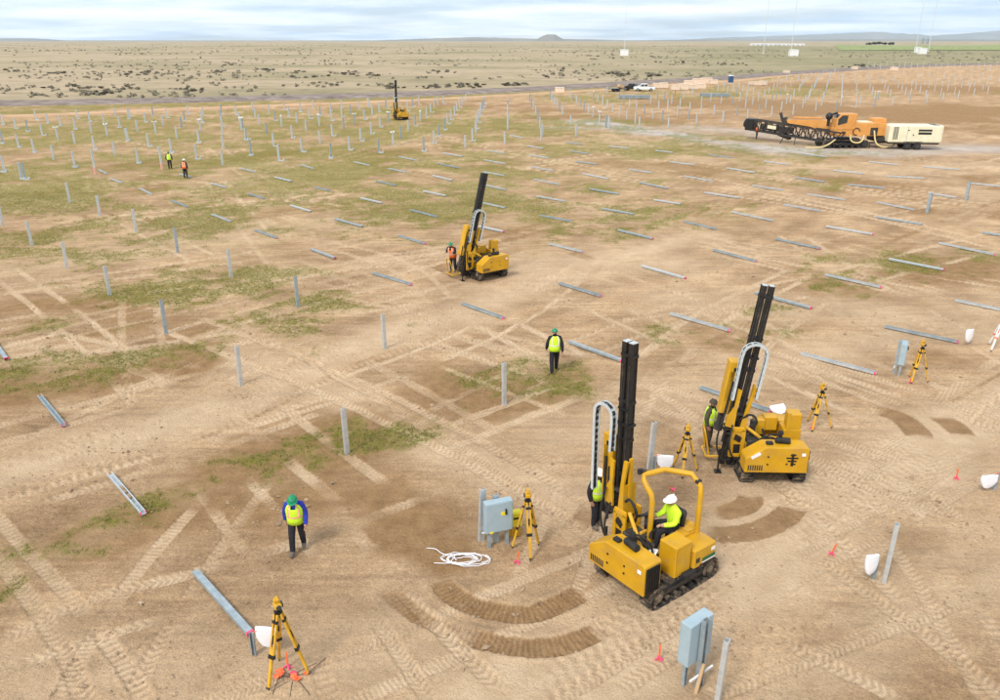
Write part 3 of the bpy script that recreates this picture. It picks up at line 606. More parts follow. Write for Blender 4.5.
S1, S2, S3 = 3.03, 2.918, 3.03
def seg(l, ox, oy, s): return [((ox + a / s, oy + b / s), (ox + c / s, oy + d / s)) for a, b, c, d in l]
beams = seg([(335, 242, 370, 254), (423, 270, 460, 288), (520, 306, 568, 325), (642, 348, 698, 370), (773, 396, 840, 420), (944, 456, 1015, 482), (640, 255, 685, 267), (753, 287, 800, 301), (880, 322, 942, 340), (730, 210, 773, 221), (833, 236, 883, 249), (953, 267, 1000, 278), (912, 198, 950, 209), (545, 227, 578, 236), (300, 215, 323, 227)], 0, 100, S1)
beams += seg([(125, 507, 238, 542), (385, 597, 507, 640), (668, 537, 790, 575), (640, 423, 738, 447), (200, 400, 278, 423), (15, 350, 95, 373), (235, 324, 312, 344), (90, 290, 152, 304), (613, 340, 705, 357), (840, 385, 942, 410), (793, 318, 887, 335), (757, 263, 843, 278), (738, 218, 812, 234), (603, 283, 685, 297), (595, 233, 668, 248), (587, 197, 650, 209), (718, 182, 780, 190), (703, 151, 755, 159), (273, 270, 338, 283), (135, 240, 192, 252), (300, 224, 357, 237), (315, 188, 375, 200), (170, 201, 223, 213), (70, 182, 115, 192), (330, 157, 387, 167), (200, 167, 252, 179), (450, 177, 510, 188), (450, 210, 507, 221), (450, 250, 512, 263), (443, 303, 508, 318), (437, 372, 505, 388), (460, 149, 508, 156), (577, 135, 622, 143), (583, 163, 637, 171), (873, 205, 940, 215), (903, 245, 985, 262), (945, 294, 1022, 307), (910, 487, 1037, 522), (950, 150, 1000, 156), (815, 137, 870, 142), (525, 105, 565, 112), (690, 126, 735, 131)], 330, 100, S2)
beams += seg([(0, 68, 73, 78), (117, 47, 190, 55), (172, 88, 257, 102), (43, 112, 130, 128), (105, 163, 210, 180), (285, 66, 360, 76), (400, 43, 478, 54), (250, 141, 340, 156), (380, 117, 468, 130), (495, 95, 585, 105), (415, 166, 530, 183), (343, 200, 457, 219), (188, 222, 312, 247), (42, 250, 140, 273), (130, 336, 262, 370), (320, 302, 455, 332), (473, 266, 615, 291), (540, 138, 650, 148), (603, 68, 690, 78), (627, 193, 738, 215), (625, 237, 763, 260), (655, 112, 770, 118), (768, 83, 878, 92), (785, 164, 865, 178), (905, 132, 1005, 143), (815, 315, 985, 350), (663, 365, 830, 397), (470, 411, 640, 450), (258, 467, 428, 512), (0, 533, 180, 584), (957, 285, 1060, 300)], 670, 140, S3)
beams += [((569, 343), (622, 362)), ((700, 388), (771, 412)), ((884.5, 326.8), (958, 343)), ((801, 354.6), (875.7, 374.4)), ((955, 301.8), (1012, 314)), ((196, 575), (251, 637)), ((110, 476), (144, 516)), ((40, 398), (64, 427)), ((-12, 335), (8, 363))]
bl = []
for a, b in beams:
    A = np.array(G(*a)); B = np.array(G(*b)); bl.append(dict(p=tuple((A + B) / 2), a=A, b=B, L=np.hypot(*(B - A)), py=(a[1] + b[1]) / 2))
label_rows(bl, 'steel beam lying flat on dirt, %s from the left in the %s diagonal row', 2.4)
for d in bl:
    x, y = d['p']; v = d['b'] - d['a']; L = min(max(d['L'], 2.5), 3.9) / 3.04
    if d['L'] < 2: L = 1.5 / 3.04
    za = H(*d['a']); zb = H(*d['b']); flip = random.random() < .35
    o = inst('steel_channel', BEAM if random.random() < .7 else BEAMD, (x, y, H(x, y) + .035), (math.pi if flip else random.gauss(0, .03), -math.atan2(zb - za, d['L'] + 1e-3), math.atan2(v[1], v[0])), scale=(L, 1, 1))
    if flip: o.location.z += .11
    tag(o, d['label'], 'beam', 'steel beams laid out on the ground')
    if d['py'] > 230: inst('painted_end', ENDP, parent=o)
# dirt resting on one near beam
x, y = G(131, 500)
b = MB()
for k, (f, s) in enumerate([(-.35, .16), (-.1, .13), (.25, .15)]): b.ell((f, 0, .0), (s, .09, .07), 9, 4, zmin=0)
d = [q for q in bl if abs(q['py'] - 496) < 2][0]; v = d['b'] - d['a']
tag(b.build('dirt_clod', 'clod'), 'clumps of brown dirt lying in the near-left beam', 'dirt').location = (d['p'][0], d['p'][1], H(*d['p']) + .06)
bpy.data.objects['dirt_clod'].rotation_euler = (0, 0, math.atan2(v[1], v[0]))

# ------------------------------------------------------------------ people
PEOPLE = []
def person(label, loc, rz, pose='stand', jacket='cloth_black', legs='cloth_black', hat='helmet_green', vest='hivis', stripes='reflect', sleeves=None, sc_=1.0, detail=True, bow=0.0):
    """front of the body is local -y; origin between the feet (or under the seat)"""
    J = {}
    if pose == 'sit':
        J['pel'] = (0, 0, .10); J['spi'] = (0, -.02, .30); J['che'] = (0, -.03, .48); J['nec'] = (0, -.05, .64); J['hed'] = (0, -.10, .74); J['top'] = (0, -.11, .84)
        for s, n in ((-1, 'r'), (1, 'l')):
            J['hip' + n] = (s * .10, -.03, .09); J['kne' + n] = (s * .16, -.44, .13); J['ank' + n] = (s * .15, -.50, -.30); J['toe' + n] = (s * .16, -.66, -.35)
            J['sho' + n] = (s * .20, -.02, .55); J['elb' + n] = (s * .27, -.12, .30); J['wri' + n] = (s * .20, -.36, .28); J['han' + n] = (s * .18, -.44, .28)
    else:
        st = {'walk': (.20, -.16), 'stand': (.03, -.02), 'stride': (.26, -.24), 'lean': (.02, -.06)}[pose]
        fw = .18 if pose == 'lean' else .0
        J['pel'] = (0, 0, .94); J['spi'] = (0, -.02 - fw * .3, 1.12); J['che'] = (0, -.02 - fw * .7, 1.30); J['nec'] = (0, -.03 - fw, 1.47); J['hed'] = (0, -.06 - fw - bow, 1.575 - bow * .25); J['top'] = (0, -.07 - fw - bow * 1.5, 1.68 - bow * .6)
        for s, n, f in ((-1, 'r', st[0]), (1, 'l', st[1])):
            J['hip' + n] = (s * .10, 0, .90); J['kne' + n] = (s * .11, -f * .55 - .04, .50); J['ank' + n] = (s * .115, -f, .09 + (.05 if f < -.1 else 0)); J['toe' + n] = (s * .13, -f - .17, .035 + (.01 if f < -.1 else 0))
            a = -f * .7
            J['sho' + n] = (s * .195, -.01 - fw * .8, 1.40)
            if pose == 'lean': J['elb' + n] = (s * .27, -.22, 1.18); J['wri' + n] = (s * .20, -.46, 1.20); J['han' + n] = (s * .19, -.54, 1.22)
            else: J['elb' + n] = (s * .27, -a * .35 + .03, 1.13); J['wri' + n] = (s * .275, -a - .06, .90); J['han' + n] = (s * .27, -a - .09, .82)
    rad = dict(pel=(.17, .14), spi=(.17, .135), che=(.19, .14), nec=(.060, .060), hed=(.078, .092), top=(.062, .075))
    for n in 'rl': rad.update({'hip' + n: (.115, .12), 'kne' + n: (.088, .090), 'ank' + n: (.070, .074), 'toe' + n: (.055, .042), 'sho' + n: (.095, .092), 'elb' + n: (.076, .076), 'wri' + n: (.055, .055), 'han' + n: (.040, .026)})
    names = list(J); ix = {n: i for i, n in enumerate(names)}
    E_ = [('pel', 'spi'), ('spi', 'che'), ('che', 'nec'), ('nec', 'hed'), ('hed', 'top')]
    for n in 'rl': E_ += [('pel', 'hip' + n), ('hip' + n, 'kne' + n), ('kne' + n, 'ank' + n), ('ank' + n, 'toe' + n), ('che', 'sho' + n), ('sho' + n, 'elb' + n), ('elb' + n, 'wri' + n), ('wri' + n, 'han' + n)]
    me = bpy.data.meshes.new('skeleton'); me.from_pydata([J[n] for n in names], [(ix[a], ix[b]) for a, b in E_], [])
    ob = bpy.data.objects.new('skeleton', me); col.objects.link(ob)
    md = ob.modifiers.new('Skin', 'SKIN'); md.use_smooth_shade = True
    sv = me.skin_vertices[0].data
    for n in names: sv[ix[n]].radius = rad[n]; sv[ix[n]].use_root = (n == 'pel')
    ob.modifiers.new('Sub', 'SUBSURF').levels = 2
    PEOPLE.append(dict(ob=ob, J=J, E=E_, label=label, loc=loc, rz=rz, jacket=jacket, legs=legs, hat=hat, vest=vest, stripes=stripes, sleeves=sleeves, sc=sc_, pose=pose, detail=detail))
def finish_people():
    bpy.context.view_layer.update(); dg = bpy.context.evaluated_depsgraph_get()
    for P in PEOPLE:
        J = P['J']; src = bpy.data.meshes.new_from_object(P['ob'].evaluated_get(dg))
        bpy.data.objects.remove(P['ob'])
        segm = {}
        for a, b in P['E']:
            k = (a, b)
            if a in ('hed', 'nec') : m = 'skin'
            elif a[:3] == 'wri': m = 'skin'
            elif a[:3] in ('elb', 'sho'): m = P['sleeves'] or P['jacket']
            elif a[:3] == 'ank': m = 'boot'
            elif a[:3] in ('hip', 'kne') or b[:3] == 'hip': m = P['legs']
            else: m = P['jacket']
            segm[k] = m
        mats = sorted(set(segm.values()) | {'skin'}); B = MB()
        B.v = [tuple(v.co) for v in src.vertices]; B.f = [list(p.vertices) for p in src.polygons]
        keys = list(segm); A = np.array([J[a] for a, b in keys]); D = np.array([J[b] for a, b in keys]) - A; L2 = (D ** 2).sum(1)
        wt = np.array([.8 if k[0] in ('pel', 'spi', 'che') else 1.0 for k in keys])
        for p in src.polygons:
            c = np.array(p.center); t = np.clip(((c - A) * D).sum(1) / L2, 0, 1); ds = np.linalg.norm(c - A - t[:, None] * D, axis=1) * wt
            B.mi.append(mats.index(segm[keys[int(ds.argmin())]]))
        sk = mats.index('skin')
        for n, s in (('r', -1), ('l', 1)):                      # fingers and thumb
            w_, h_ = Vector(J['wri' + n]), Vector(J['han' + n]); dr = (h_ - w_).normalized(); side = Vector((0, 1, 0)) if abs(dr.z) > .7 else Vector((1, 0, 0)) * s
            side = (side - dr * side.dot(dr)).normalized(); nrm = dr.cross(side)
            curl = nrm if nrm.dot(Vector((-s, 0, -.3))) > 0 else -nrm
            for q, (of, ln) in enumerate(((-.030, .075), (-.010, .085), (.010, .080), (.030, .062))):
                p0 = h_ + side * of; p1 = p0 + dr * ln * .55 + curl * .006; p2 = p1 + dr * ln * .4 + curl * .03
                B.tube([p0, p1, p2], [.010, .009, .007], 6, sk)
            B.tube([w_.lerp(h_, .35) - side * .03, h_ - side * .058 + curl * .012, h_ - side * .052 + dr * .035 + curl * .03], [.012, .011, .008], 6, sk)
        hd = Vector(J['hed']); up = (Vector(J['top']) - hd).normalized(); fr = Vector((0, -1, 0)); fr = (fr - up * fr.dot(up)).normalized(); rt = up.cross(fr)
        for s in (-1, 1): B.ell(hd + rt * s * .082 + up * .01, (.012, .022, .032), 7, 5, sk)            # ears
        B.tube([hd + fr * .082 + up * .03, hd + fr * .108 - up * .012, hd + fr * .085 - up * .018], [.008, .014, .010], 6, sk)   # nose
        root = empty('person', P['loc'], P['rz'], P['label'], 'person', 'site workers'); root.scale = (P['sc'],) * 3
        body = B.build('body', mats, root, smooth=True)
        f = MB()
        for s in (-1, 1): f.ell(hd + fr * .083 + rt * s * .030 + up * .022, (.011, .008, .006), 7, 4, 0)
        f.box(hd + fr * .088 - up * .042, (.040, .010, .008)); f.build('face', 'cloth_brown', body)
        hb = MB(); Q = Matrix((rt, -fr, up)).transposed(); e = Q.to_euler()
        c = hd + up * .055
        hb.ell(c, (.118, .140, .118), 16, 6, 0, zmin=0.0, rot=e)
        hb.ell(c + fr * .03 - up * .004, (.135, .172, .016), 16, 3, 0, zmin=-.5, rot=e)
        hb.bar(c + up * .119 + fr * .08, c + up * .119 - fr * .08, .03, .014); hb.build('hard_hat', P['hat'], root, smooth=True)
        if P['vest']:
            pz = J['pel']; cz = J['che']; nz = J['nec']
            zs = [(-.05, .215, .185), (.08, .212, .183), (.2, .215, .182), (.32, .225, .182), (.42, .215, .172), (.48, .175, .145), (.53, .105, .110)]
            V = []; n = 20; base = Vector(pz); ax = (Vector(nz) - base); ln = ax.length; ax.normalize(); kk = ln / .53
            fro = Vector((0, -1, 0)); fro = (fro - ax * fro.dot(ax)).normalized(); rgt = Vector((1, 0, 0))
            def ring(h, a, b_, n=20): return [base + ax * h * kk + rgt * a * math.cos(2 * math.pi * i / n) - fro * b_ * math.sin(2 * math.pi * i / n) for i in range(n)]
            vb = MB(); vv_ = []
            for h, a, b_ in zs: vv_ += ring(h, a, b_)
            fs = []
            for j in range(len(zs) - 1):
                for i in range(n):
                    ang = (i + .5) / n * 2 * math.pi; front = math.sin(ang) < 0
                    if front and j >= 3 and abs(math.cos(ang)) < (.10, .26, .48)[j - 3]: continue    # V neck, front is -y
                    fs.append((j * n + i, j * n + (i + 1) % n, (j + 1) * n + (i + 1) % n, (j + 1) * n + i))
            vb.add(vv_, fs); vo = vb.build('vest', P['vest'], root, smooth=True); sm = vo.modifiers.new('Solid', 'SOLIDIFY'); sm.thickness = .008; sm.offset = 1
            sb = MB()
            for h0, h1, a, b_ in ((.155, .205, .224, .194),):
                r0 = ring(h0, a, b_); r1 = ring(h1, a + .004, b_ + .003); sb.add(r0 + r1, [(i, (i + 1) % n, n + (i + 1) % n, n + i) for i in range(n)])
            for s in (-1, 1):
                for sg_ in (-1, 1):
                    pts = [base + ax * h * kk + rgt * s * a * .58 + fro * sg_ * (b_ * .86 + .006) for h, a, b_ in zs[2:]]
                    for u, v_ in zip(pts, pts[1:]): sb.bar(u, v_, .045, .006, up=fro)
            sb.build('reflective_stripe', P['stripes'], vo)
def pg(px, py): x, y = G(px, py); return (x, y, H(x, y) + .01)
person('worker in blue jacket, lime vest and green hard hat walking towards the viewer', pg(299, 551), R(4), 'walk', 'cloth_blue', 'cloth_black', 'helmet_green', 'hivis', 'reflect_pink', sc_=1.0, bow=.05)
person('worker in lime vest and green hard hat walking away between beams, seen from behind', pg(554, 372), R(184), 'stride', 'cloth_black', 'cloth_black', 'helmet_green', 'hivis', 'reflect', sc_=1.06)
person('worker in orange vest and white hard hat standing in the grassy field', pg(186, 178.5), R(170), 'stand', 'cloth_black', 'cloth_black', 'helmet_white', 'hivis_orange', 'reflect', sc_=1.05)
person('worker in lime vest and dark green hard hat beside a red-footed post', pg(170.5, 169), R(200), 'stand', 'cloth_brown', 'cloth_black', 'helmet_green', 'hivis', 'reflect', sc_=1.02)
person('worker in orange jacket standing below the end of the long drill boom', pg(756, 139.5), R(60), 'stand', 'hivis_orange', 'cloth_black', 'helmet_white', 'hivis_orange', 'reflect', sc_=1.08)

# ------------------------------------------------------------------ pile drivers
def rig(label, C, rz, base=(-1.12, -.12), lean=0.0, chain=(-.75, -.12), chz=4.25, hz=3.35, mtop=5.85, operator=False, emblem=False, rollbar=True, gap=.075, detail=True):
    z0 = H(*C); root = empty('pile_driver', (C[0], C[1], z0 - .02), rz, label, 'pile driver', 'yellow pile driving rigs')
    for s in (-1, 1):                                             # crawler tracks
        x0 = s * .77; wd = .36; Lh = .92; rr = .27; tb = MB(); per = 2 * math.pi * rr + 4 * Lh; ns = 44
        for i in range(ns):
            q = per * i / ns
            if q < 2 * Lh: p = (-Lh + q, 2 * rr); a = 0
            elif q < 2 * Lh + math.pi * rr: t = (q - 2 * Lh) / rr; p = (Lh + rr * math.sin(t), rr + rr * math.cos(t)); a = -t
            elif q < 4 * Lh + math.pi * rr: p = (Lh - (q - 2 * Lh - math.pi * rr), 0); a = math.pi
            else: t = (q - 4 * Lh - math.pi * rr) / rr; p = (-Lh - rr * math.sin(t), rr - rr * math.cos(t)); a = math.pi - t
            tb.box((x0, p[0], p[1] + .02), (wd, per / ns * .88, .035), (a, 0, 0))
            tb.box((x0 + 0, p[0] + math.sin(-a) * .03, p[1] + .02 + math.cos(a) * .03), (wd * .98, .025, .05), (a, 0, 0))
        t_ = tb.build('track', 'track_steel', root)
        MB().box((x0, 0, .30), (.20, 1.75, .22), bev=.03).box((x0 + s * .11, 0, .33), (.03, 1.2, .10)).build('track_frame', 'dark_metal', t_)
        for yy, nm in ((-Lh, 'sprocket'), (Lh, 'idler')):
            b = MB().cyl((x0 - .12, yy, rr + .02), (x0 + .12, yy, rr + .02), .215, n=18).cyl((x0 + s * .12, yy, rr + .02), (x0 + s * .165, yy, rr + .02), .11, n=12)
            for k in range(8): a = k * math.pi / 4; b.cyl((x0 + s * .12, yy + .16 * math.cos(a), rr + .02 + .16 * math.sin(a)), (x0 + s * .135, yy + .16 * math.cos(a), rr + .02 + .16 * math.sin(a)), .025, n=6)
            b.build(nm, 'track_steel', t_)
        for yy in (-.55, -.28, 0, .28, .55): MB().cyl((x0 - .1, yy, .11), (x0 + .13, yy, .11), .075, n=12).build('roller', 'track_steel', t_)
    MB().box((0, 0, .45), (1.25, 2.1, .26), bev=.03).box((0, -1.05, .52), (1.7, .5, .10)).box((.05, .55, .63), (1.6, 1.1, .10)).build('chassis', 'dark_metal', root)
    # engine hood lying across the tracks
    prof = [(-.95, .52), (.88, .52), (.88, 1.30), (.82, 1.345), (-.36, 1.345), (-.42, 1.33), (-.93, .99), (-.95, .95)]
    hb = MB().prism(prof, lambda u, v, t: (u, t, v), -1.42, -.86)
    hood = hb.build('hood', 'yellow', root)
    bv = hood.modifiers.new('Bevel', 'BEVEL'); bv.width = .025; bv.segments = 2; bv.limit_method = 'ANGLE'
    g_ = MB().box((.885, -1.14, .90), (.02, .46, .70), bev=.008)
    for k in range(8): g_.box((.90, -1.34 + k * .057, .90), (.03, .018, .66))
    g_.build('grille', 'black_steel', hood)
    hole_disc = MB()
    for x_, z_ in ((-.30, 1.05), (-.30, .80), (.25, 1.02), (.25, .82)): hole_disc.cyl((x_, -1.435, z_), (x_, -1.40, z_), .028, n=10)
    hole_disc.build('latch_or_hole', 'black_steel', hood)  # black discs put in for the dark open holes of the hood side
    v_ = MB()
    for k in range(7): v_.box((-.84 + k * .065, -1.424, .68), (.035, .012, .17))
    v_.build('vent', 'dark_metal', hood)
    MB().box((.72, -1.424, 1.13), (.11, .010, .09)).build('sticker', 'white_paint', hood)
    if emblem:
        e = MB()
        for k, (w_, x_) in enumerate(((.16, 0), (.30, .0), (.26, -.02), (.14, .02))): e.box((.42 + x_, -1.427, 1.12 - k * .1), (w_, .012, .045))
        e.box((.41, -1.429, .96), (.07, .012, .40)); e.build('emblem', 'black_steel', hood)
        MB().box((-.66, -1.425, 1.10 - .02), (.30, .008, .10), (0, -R(34), 0)).build('sticker', 'white_paint', hood)
    ac = MB().cyl((-.02, -1.10, 1.44), (.36, -1.14, 1.44), .095, n=16).cyl((-.06, -1.10, 1.44), (-.02, -1.10, 1.44), .07, n=14).cyl((.10, -1.04, 1.44), (.10, -1.04, 1.64), .05, n=12).cyl((.10, -1.04, 1.62), (.10, -1.04, 1.70), .085, .07, n=14)
    ac.box((-.24, -1.18, 1.385), (.20, .15, .08), bev=.02).build('air_cleaner', 'rubber', hood, smooth=True)
    # side cabinets over the right track
    sb = MB().box((.66, -.14, 1.02), (.52, .56, .84), bev=.02); bx = sb.build('side_cabinet', 'yellow', root)
    MB().box((.929, -.14, 1.0), (.010, .46, .62), bev=.004).build('panel', 'yellow', bx)
    sb = MB().box((.70, .56, .90), (.60, .78, .52), bev=.03); bx2 = sb.build('tank', 'yellow', root)
    MB().box((1.004, .70, .81), (.010, .46, .09)).build('stripe', 'stripe_green', bx2)
    MB().box((1.004, .70, .735), (.010, .46, .03)).build('stripe', 'white_paint', bx2)
    MB().box((1.004, .66, .685), (.010, .54, .045)).build('stripe', 'black_steel', bx2)
    MB().box((1.004, .84, .99), (.010, .13, .09)).build('sticker', 'white_paint', bx2)
    MB().box((1.002, .30, .86), (.012, .13, .13)).build('step_recess', 'dark_metal', bx2)
    MB().box((.62, -.02, .585), (.5, .5, .14)).box((.92, .02, .60), (.24, .42, .12), bev=.02).build('step', 'rubber', root)
    seat_base = MB().box((.22, .66, 1.0), (.52, .62, .52), bev=.03).box((.25, .72, 1.275), (.44, .40, .03)); seat_base.build('seat_base', 'yellow', root)
    vv2 = MB()
    for k in range(5): vv2.box((.10 + k * .07, .84, 1.296), (.03, .22, .012))
    vv2.build('vent', 'yellow_worn', root)
    MB().box((-.1, .28, .72), (.5, .8, .05)).box((-.33, -.06, .95), (.08, .5, .46), bev=.02).build('operator_deck', 'yellow_worn', root)
    st = MB().box((.02, .40, 1.20), (.46, .46, .12), bev=.05).box((.05, .62, 1.46), (.44, .12, .52), (R(-10), 0, 0), bev=.05).cyl((.02, .40, .95), (.02, .40, 1.16), .12)
    if rollbar: st.build('seat', 'rubber', root, smooth=True)
    ct = MB().box((-.25, .02, 1.14), (.34, .22, .30), bev=.03)
    for k in range(4): ct.cyl((-.36 + k * .08, .02, 1.28), (-.36 + k * .08, .05, 1.44), .012, n=6).ell((-.36 + k * .08, .05, 1.45), (.025, .025, .025), 8, 4)
    ct.build('control_console', 'black_steel', root)
    MB().box((.20, -.42, .98), (.24, .18, .012), (R(15), 0, .4)).build('clipboard', 'white_paint', root)
    if rollbar:
        rb = MB().tube([(.47, .85, .8), (.47, .85, 2.22), (.44, .86, 2.42), (.14, .87, 2.62), (-.38, .48, 2.64), (-.56, -.06, 2.60), (-.50, -.12, 2.50), (-.22, -.12, 2.22), (-.18, -.12, 2.05), (-.18, -.12, .75)], .070, 12)
        rb.build('roll_bar', 'yellow', root, smooth=True)
        MB().box((.36, .86, 2.52), (.09, .14, .08)).box((-.60, -.03, 2.64), (.11, .11, .11)).box((-.66, -.10, 2.66), (.07, .1, .14)).build('work_lamp', 'dark_metal', root)
    else:
        sb = MB().box((.70, -.20, 1.62), (.40, .42, .66), bev=.03).box((.50, -.38, 1.66), (.10, .1, .66)); sb.build('rear_guard', 'yellow', root)
        MB().box((-.25, .05, 1.36), (.32, .34, .50), bev=.02).build('valve_box', 'yellow', root)
        MB().box((.1, .12, 1.45), (.40, .36, .44), bev=.02).build('valve_box', 'yellow', root)
        MB().box((.62, .45, 1.38), (.62, .56, .10), (0, R(8), 0), bev=.02).build('tank_lid', 'yellow', root)
        MB().cyl((-.1, -.35, 1.15), (.55, -.45, 1.05), .08, n=12).build('hydraulic_cylinder', 'yellow_worn', root)
    # mast carriage
    px, py = base
    fr = MB().box((px + .40, py, .80), (.62, .50, .46), bev=.03)
    fr.box((px + .16, py - .26, 1.05), (.40, .07, 1.0), bev=.015).box((px + .16, py + .26, 1.05), (.40, .07, 1.0), bev=.015)
    fr.box((px + .34, py - .30, 1.02), (.12, .05, .90)).box((px + .02, py - .30, 1.02), (.10, .05, .90)).box((px + .18, py - .30, 1.46), (.42, .05, .08)).box((px + .18, py - .30, .62), (.42, .05, .08))
    fr.build('mast_carriage', 'yellow', root)
    MB().box((px + .18, py - .295, 1.2), (.24, .06, .18), (0, R(30), 0)).box((px + .18, py - .28, .84), (.24, .04, .30)).build('carriage_recess', 'black_steel', root)
    m_ = bpy.data.objects.new('mast', None)                      # leaning group is one mesh 'mast' with its pieces beneath
    lb = MB(); a = lean
    zb = .18; Lm = mtop - zb; rw = .145
    for s in (-1, 1):
        cxr = s * (rw / 2 + gap / 2)
        lb.box((cxr - s * rw * .36, 0, zb + Lm / 2), (rw * .2, .12, Lm)).box((cxr, -.07, zb + Lm / 2), (rw, .04, Lm)).box((cxr, .07, zb + Lm / 2), (rw, .04, Lm)).box((cxr + s * rw * .34, 0, zb + Lm / 2), (rw * .12, .12, Lm))
    for zz_ in (.35, 1.4, 2.4, 3.35, 4.35, mtop - .32): lb.box((0, .0, zz_), (.40, .20, .08))
    lb.box((0, 0, 3.75), (.44, .24, .06)).box((0, -.10, 4.15), (.37, .04, .06))
    mast = lb.build('mast', 'black_steel', root); mast.location = (px - .06, py, 0); mast.rotation_euler = (0, a, 0)
    MB().box((-.1, 0, mtop + .008), (.145, .18, .016)).box((.1, 0, mtop + .008), (.145, .18, .016)).build('mast_cap', 'galv', mast)
    ck = MB()
    for x_ in (-.11, .11): ck.box((x_, -.096, 3.0), (.03, .012, 4.6))
    ck.build('mast_wear_strip', 'dark_metal', mast)
    hp = MB().box((-.42, .02, hz - .85), (.34, .38, 1.7), bev=.03); hm = hp.build('hammer', 'yellow', mast)
    MB().box((-.46, -.155, hz - .80), (.14, .03, .95)).box((-.40, -.165, hz - .25), (.10, .03, .12)).build('hammer_slot', 'black_steel', hm)
    MB().cyl((-.46, .02, hz - 2.15), (-.46, .02, hz - 1.68), .09, n=14).cyl((-.46, .02, hz - 2.3), (-.46, .02, hz - 2.1), .14, n=14).build('anvil', 'dark_metal', hm)
    MB().cyl((-.44, -.20, hz - 2.2), (-.40, -.22, hz - .6), .035, n=8).cyl((-.30, -.2, 1.0), (-.28, -.2, 2.5), .04, n=8).build('hose', 'rubber', hm)
    gp = MB()                                                    # yellow plates that clasp the mast
    gp.prism([(-.34, 1.55), (-.06, 1.50), (-.10, 2.1), (-.08, 2.75), (-.22, 2.80), (-.20, 2.2), (-.36, 1.85)], lambda u, v, t: (u, t, v), -.26, -.205)
    gp.prism([(.10, 1.35), (.30, 1.35), (.27, 2.25), (.36, 2.9), (.24, 2.9), (.16, 2.2)], lambda u, v, t: (u, t, v), -.25, -.19)
    gp.box((.26, .0, 1.75), (.06, .36, .9)).box((.30, -.05, 2.35), (.07, .10, 1.15)); gp.build('clasp_plate', 'yellow', mast)
    for z_ in (1.28, 1.42, 1.95): MB().box((0.0, 0, z_), (.52, .40, .06)).build('clamp', 'dark_metal', mast)
    # energy chain: two grey side strips with rungs, bent over the top
    xl, xr = chain; path = []
    r_ = (xr - xl) / 2; xc = (xl + xr) / 2; zt = chz - r_ * .9
    path += [(xl + .02, 1.75 if xl < -.5 else zt - 1.45), (xl, zt - .1)] + [(xc - r_ * math.cos(t), zt + r_ * .95 * math.sin(t)) for t in [math.pi * k / 9 for k in range(1, 9)]] + [(xr, zt - .1), (xr - .02, zt - (.9 if xl < -.5 else 1.35))]
    yc = -.30; cs = MB(); cr_ = MB(); pp = [Vector((p[0], yc, p[1])) for p in path]
    for dy in (-.075, .075):
        for u, v in zip(pp, pp[1:]): cs.bar(u + Vector((0, dy, 0)), v + Vector((0, dy, 0)), .022, .075, up=(0, 1, 0) if False else (v - u).cross(Vector((0, 1, 0))))
    acc = 0
    for u, v in zip(pp, pp[1:]):
        L = (v - u).length; t = -acc % .17
        while t < L: q = u.lerp(v, t / L); cs.bar(q + Vector((0, -.075, 0)), q + Vector((0, .075, 0)), .035, .07, up=(v - u)); t += .17
        acc += L
    for u, v in zip(pp, pp[1:]): cr_.bar(u, v, .10, .035, up=(v - u).cross(Vector((0, 1, 0))))
    ch = cs.build('energy_chain', 'chain_grey', mast); cr_.build('hose_bundle', 'rubber', ch)
    # hoses and pipework
    hs = [[(px + .5, py - .1, 1.3), (px + .75, py - .3, 1.75), (px + .5, py - .32, 2.05), (px + .25, py - .2, 1.8)], [(px + .5, -.55, .95), (-.1, -.72, 1.45), (.28, -.6, 1.35), (.30, -.5, .95)], [(px + .45, -.6, .9), (-.2, -.66, 1.3), (.15, -.62, 1.25), (.2, -.55, .9)],
          [(px - .05, py - .42, 1.7), (px - .15, py - .55, 1.0), (px + .1, py - .5, .55), (px + .4, py - .4, .7)], [(px + .6, .1, 1.2), (-.2, .0, 1.5), (-.1, -.2, 1.1)], [(px - .3, py - .35, 2.0), (px - .5, py - .35, 1.1), (px - .25, py - .3, .4), (px + .1, py - .2, .45)], [(px + .55, py - .15, 1.5), (px + .85, py + .1, 1.65), (px + .8, py + .25, 1.2)]]
    hh = MB()
    for k, q in enumerate(hs): hh.tube(q, .028 if k % 2 else .036, 8, smooth=2)
    hh.build('hose', 'rubber', root, smooth=True)
    gt = MB().box((-.45, -.30, .95), (.5, .5, .34), bev=.03).cyl((-.2, -.50, .8), (-.2, -.50, 1.1), .09, n=12).cyl((.05, -.35, .75), (.05, -.35, 1.05), .12, n=12).box((.25, -.55, .78), (.3, .3, .12)).box((px + .72, py + .15, 1.35), (.14, .18, .5), bev=.02)
    gt.build('hydraulic_pump', 'dark_metal', root)
    MB().cyl((px + .40, py - .2, 1.55), (.12, -.62, .90), .05, n=10).bar((-.05, -.62, .86), (.30, -.72, .72), .10, .10).bar((.32, -.75, .6), (.40, -.30, .72), .16, .05).build('brace', 'yellow_worn', root)
    MB().box((.02, -.72, .66), (.12, .10, .10)).box((.50, -.66, .64), (.10, .14, .12)).build('valve', 'galv', root)
    # foot platform beyond the mast
    fp = MB()
    for u, v in (((px - .55, py + .35, .22), (px - .55, py + 1.0, .22)), ((px - .55, py + 1.0, .22), (px + .05, py + 1.0, .22)), ((px + .05, py + 1.0, .22), (px + .05, py + .35, .22)), ((px - .55, py + .35, .22), (px + .05, py + .35, .22))): fp.bar(u, v, .05, .05)
    fp.build('foot_platform', 'yellow_worn', root)
    if not rollbar:
        gr = MB().tube([(px - .45, py + .42, .25), (px - .62, py + .45, 1.05), (px - .62, py + .9, 1.15), (px - .45, py + 1.0, .3)], .03, 8, smooth=2); gr.build('guard_rail', 'yellow', root, smooth=True)
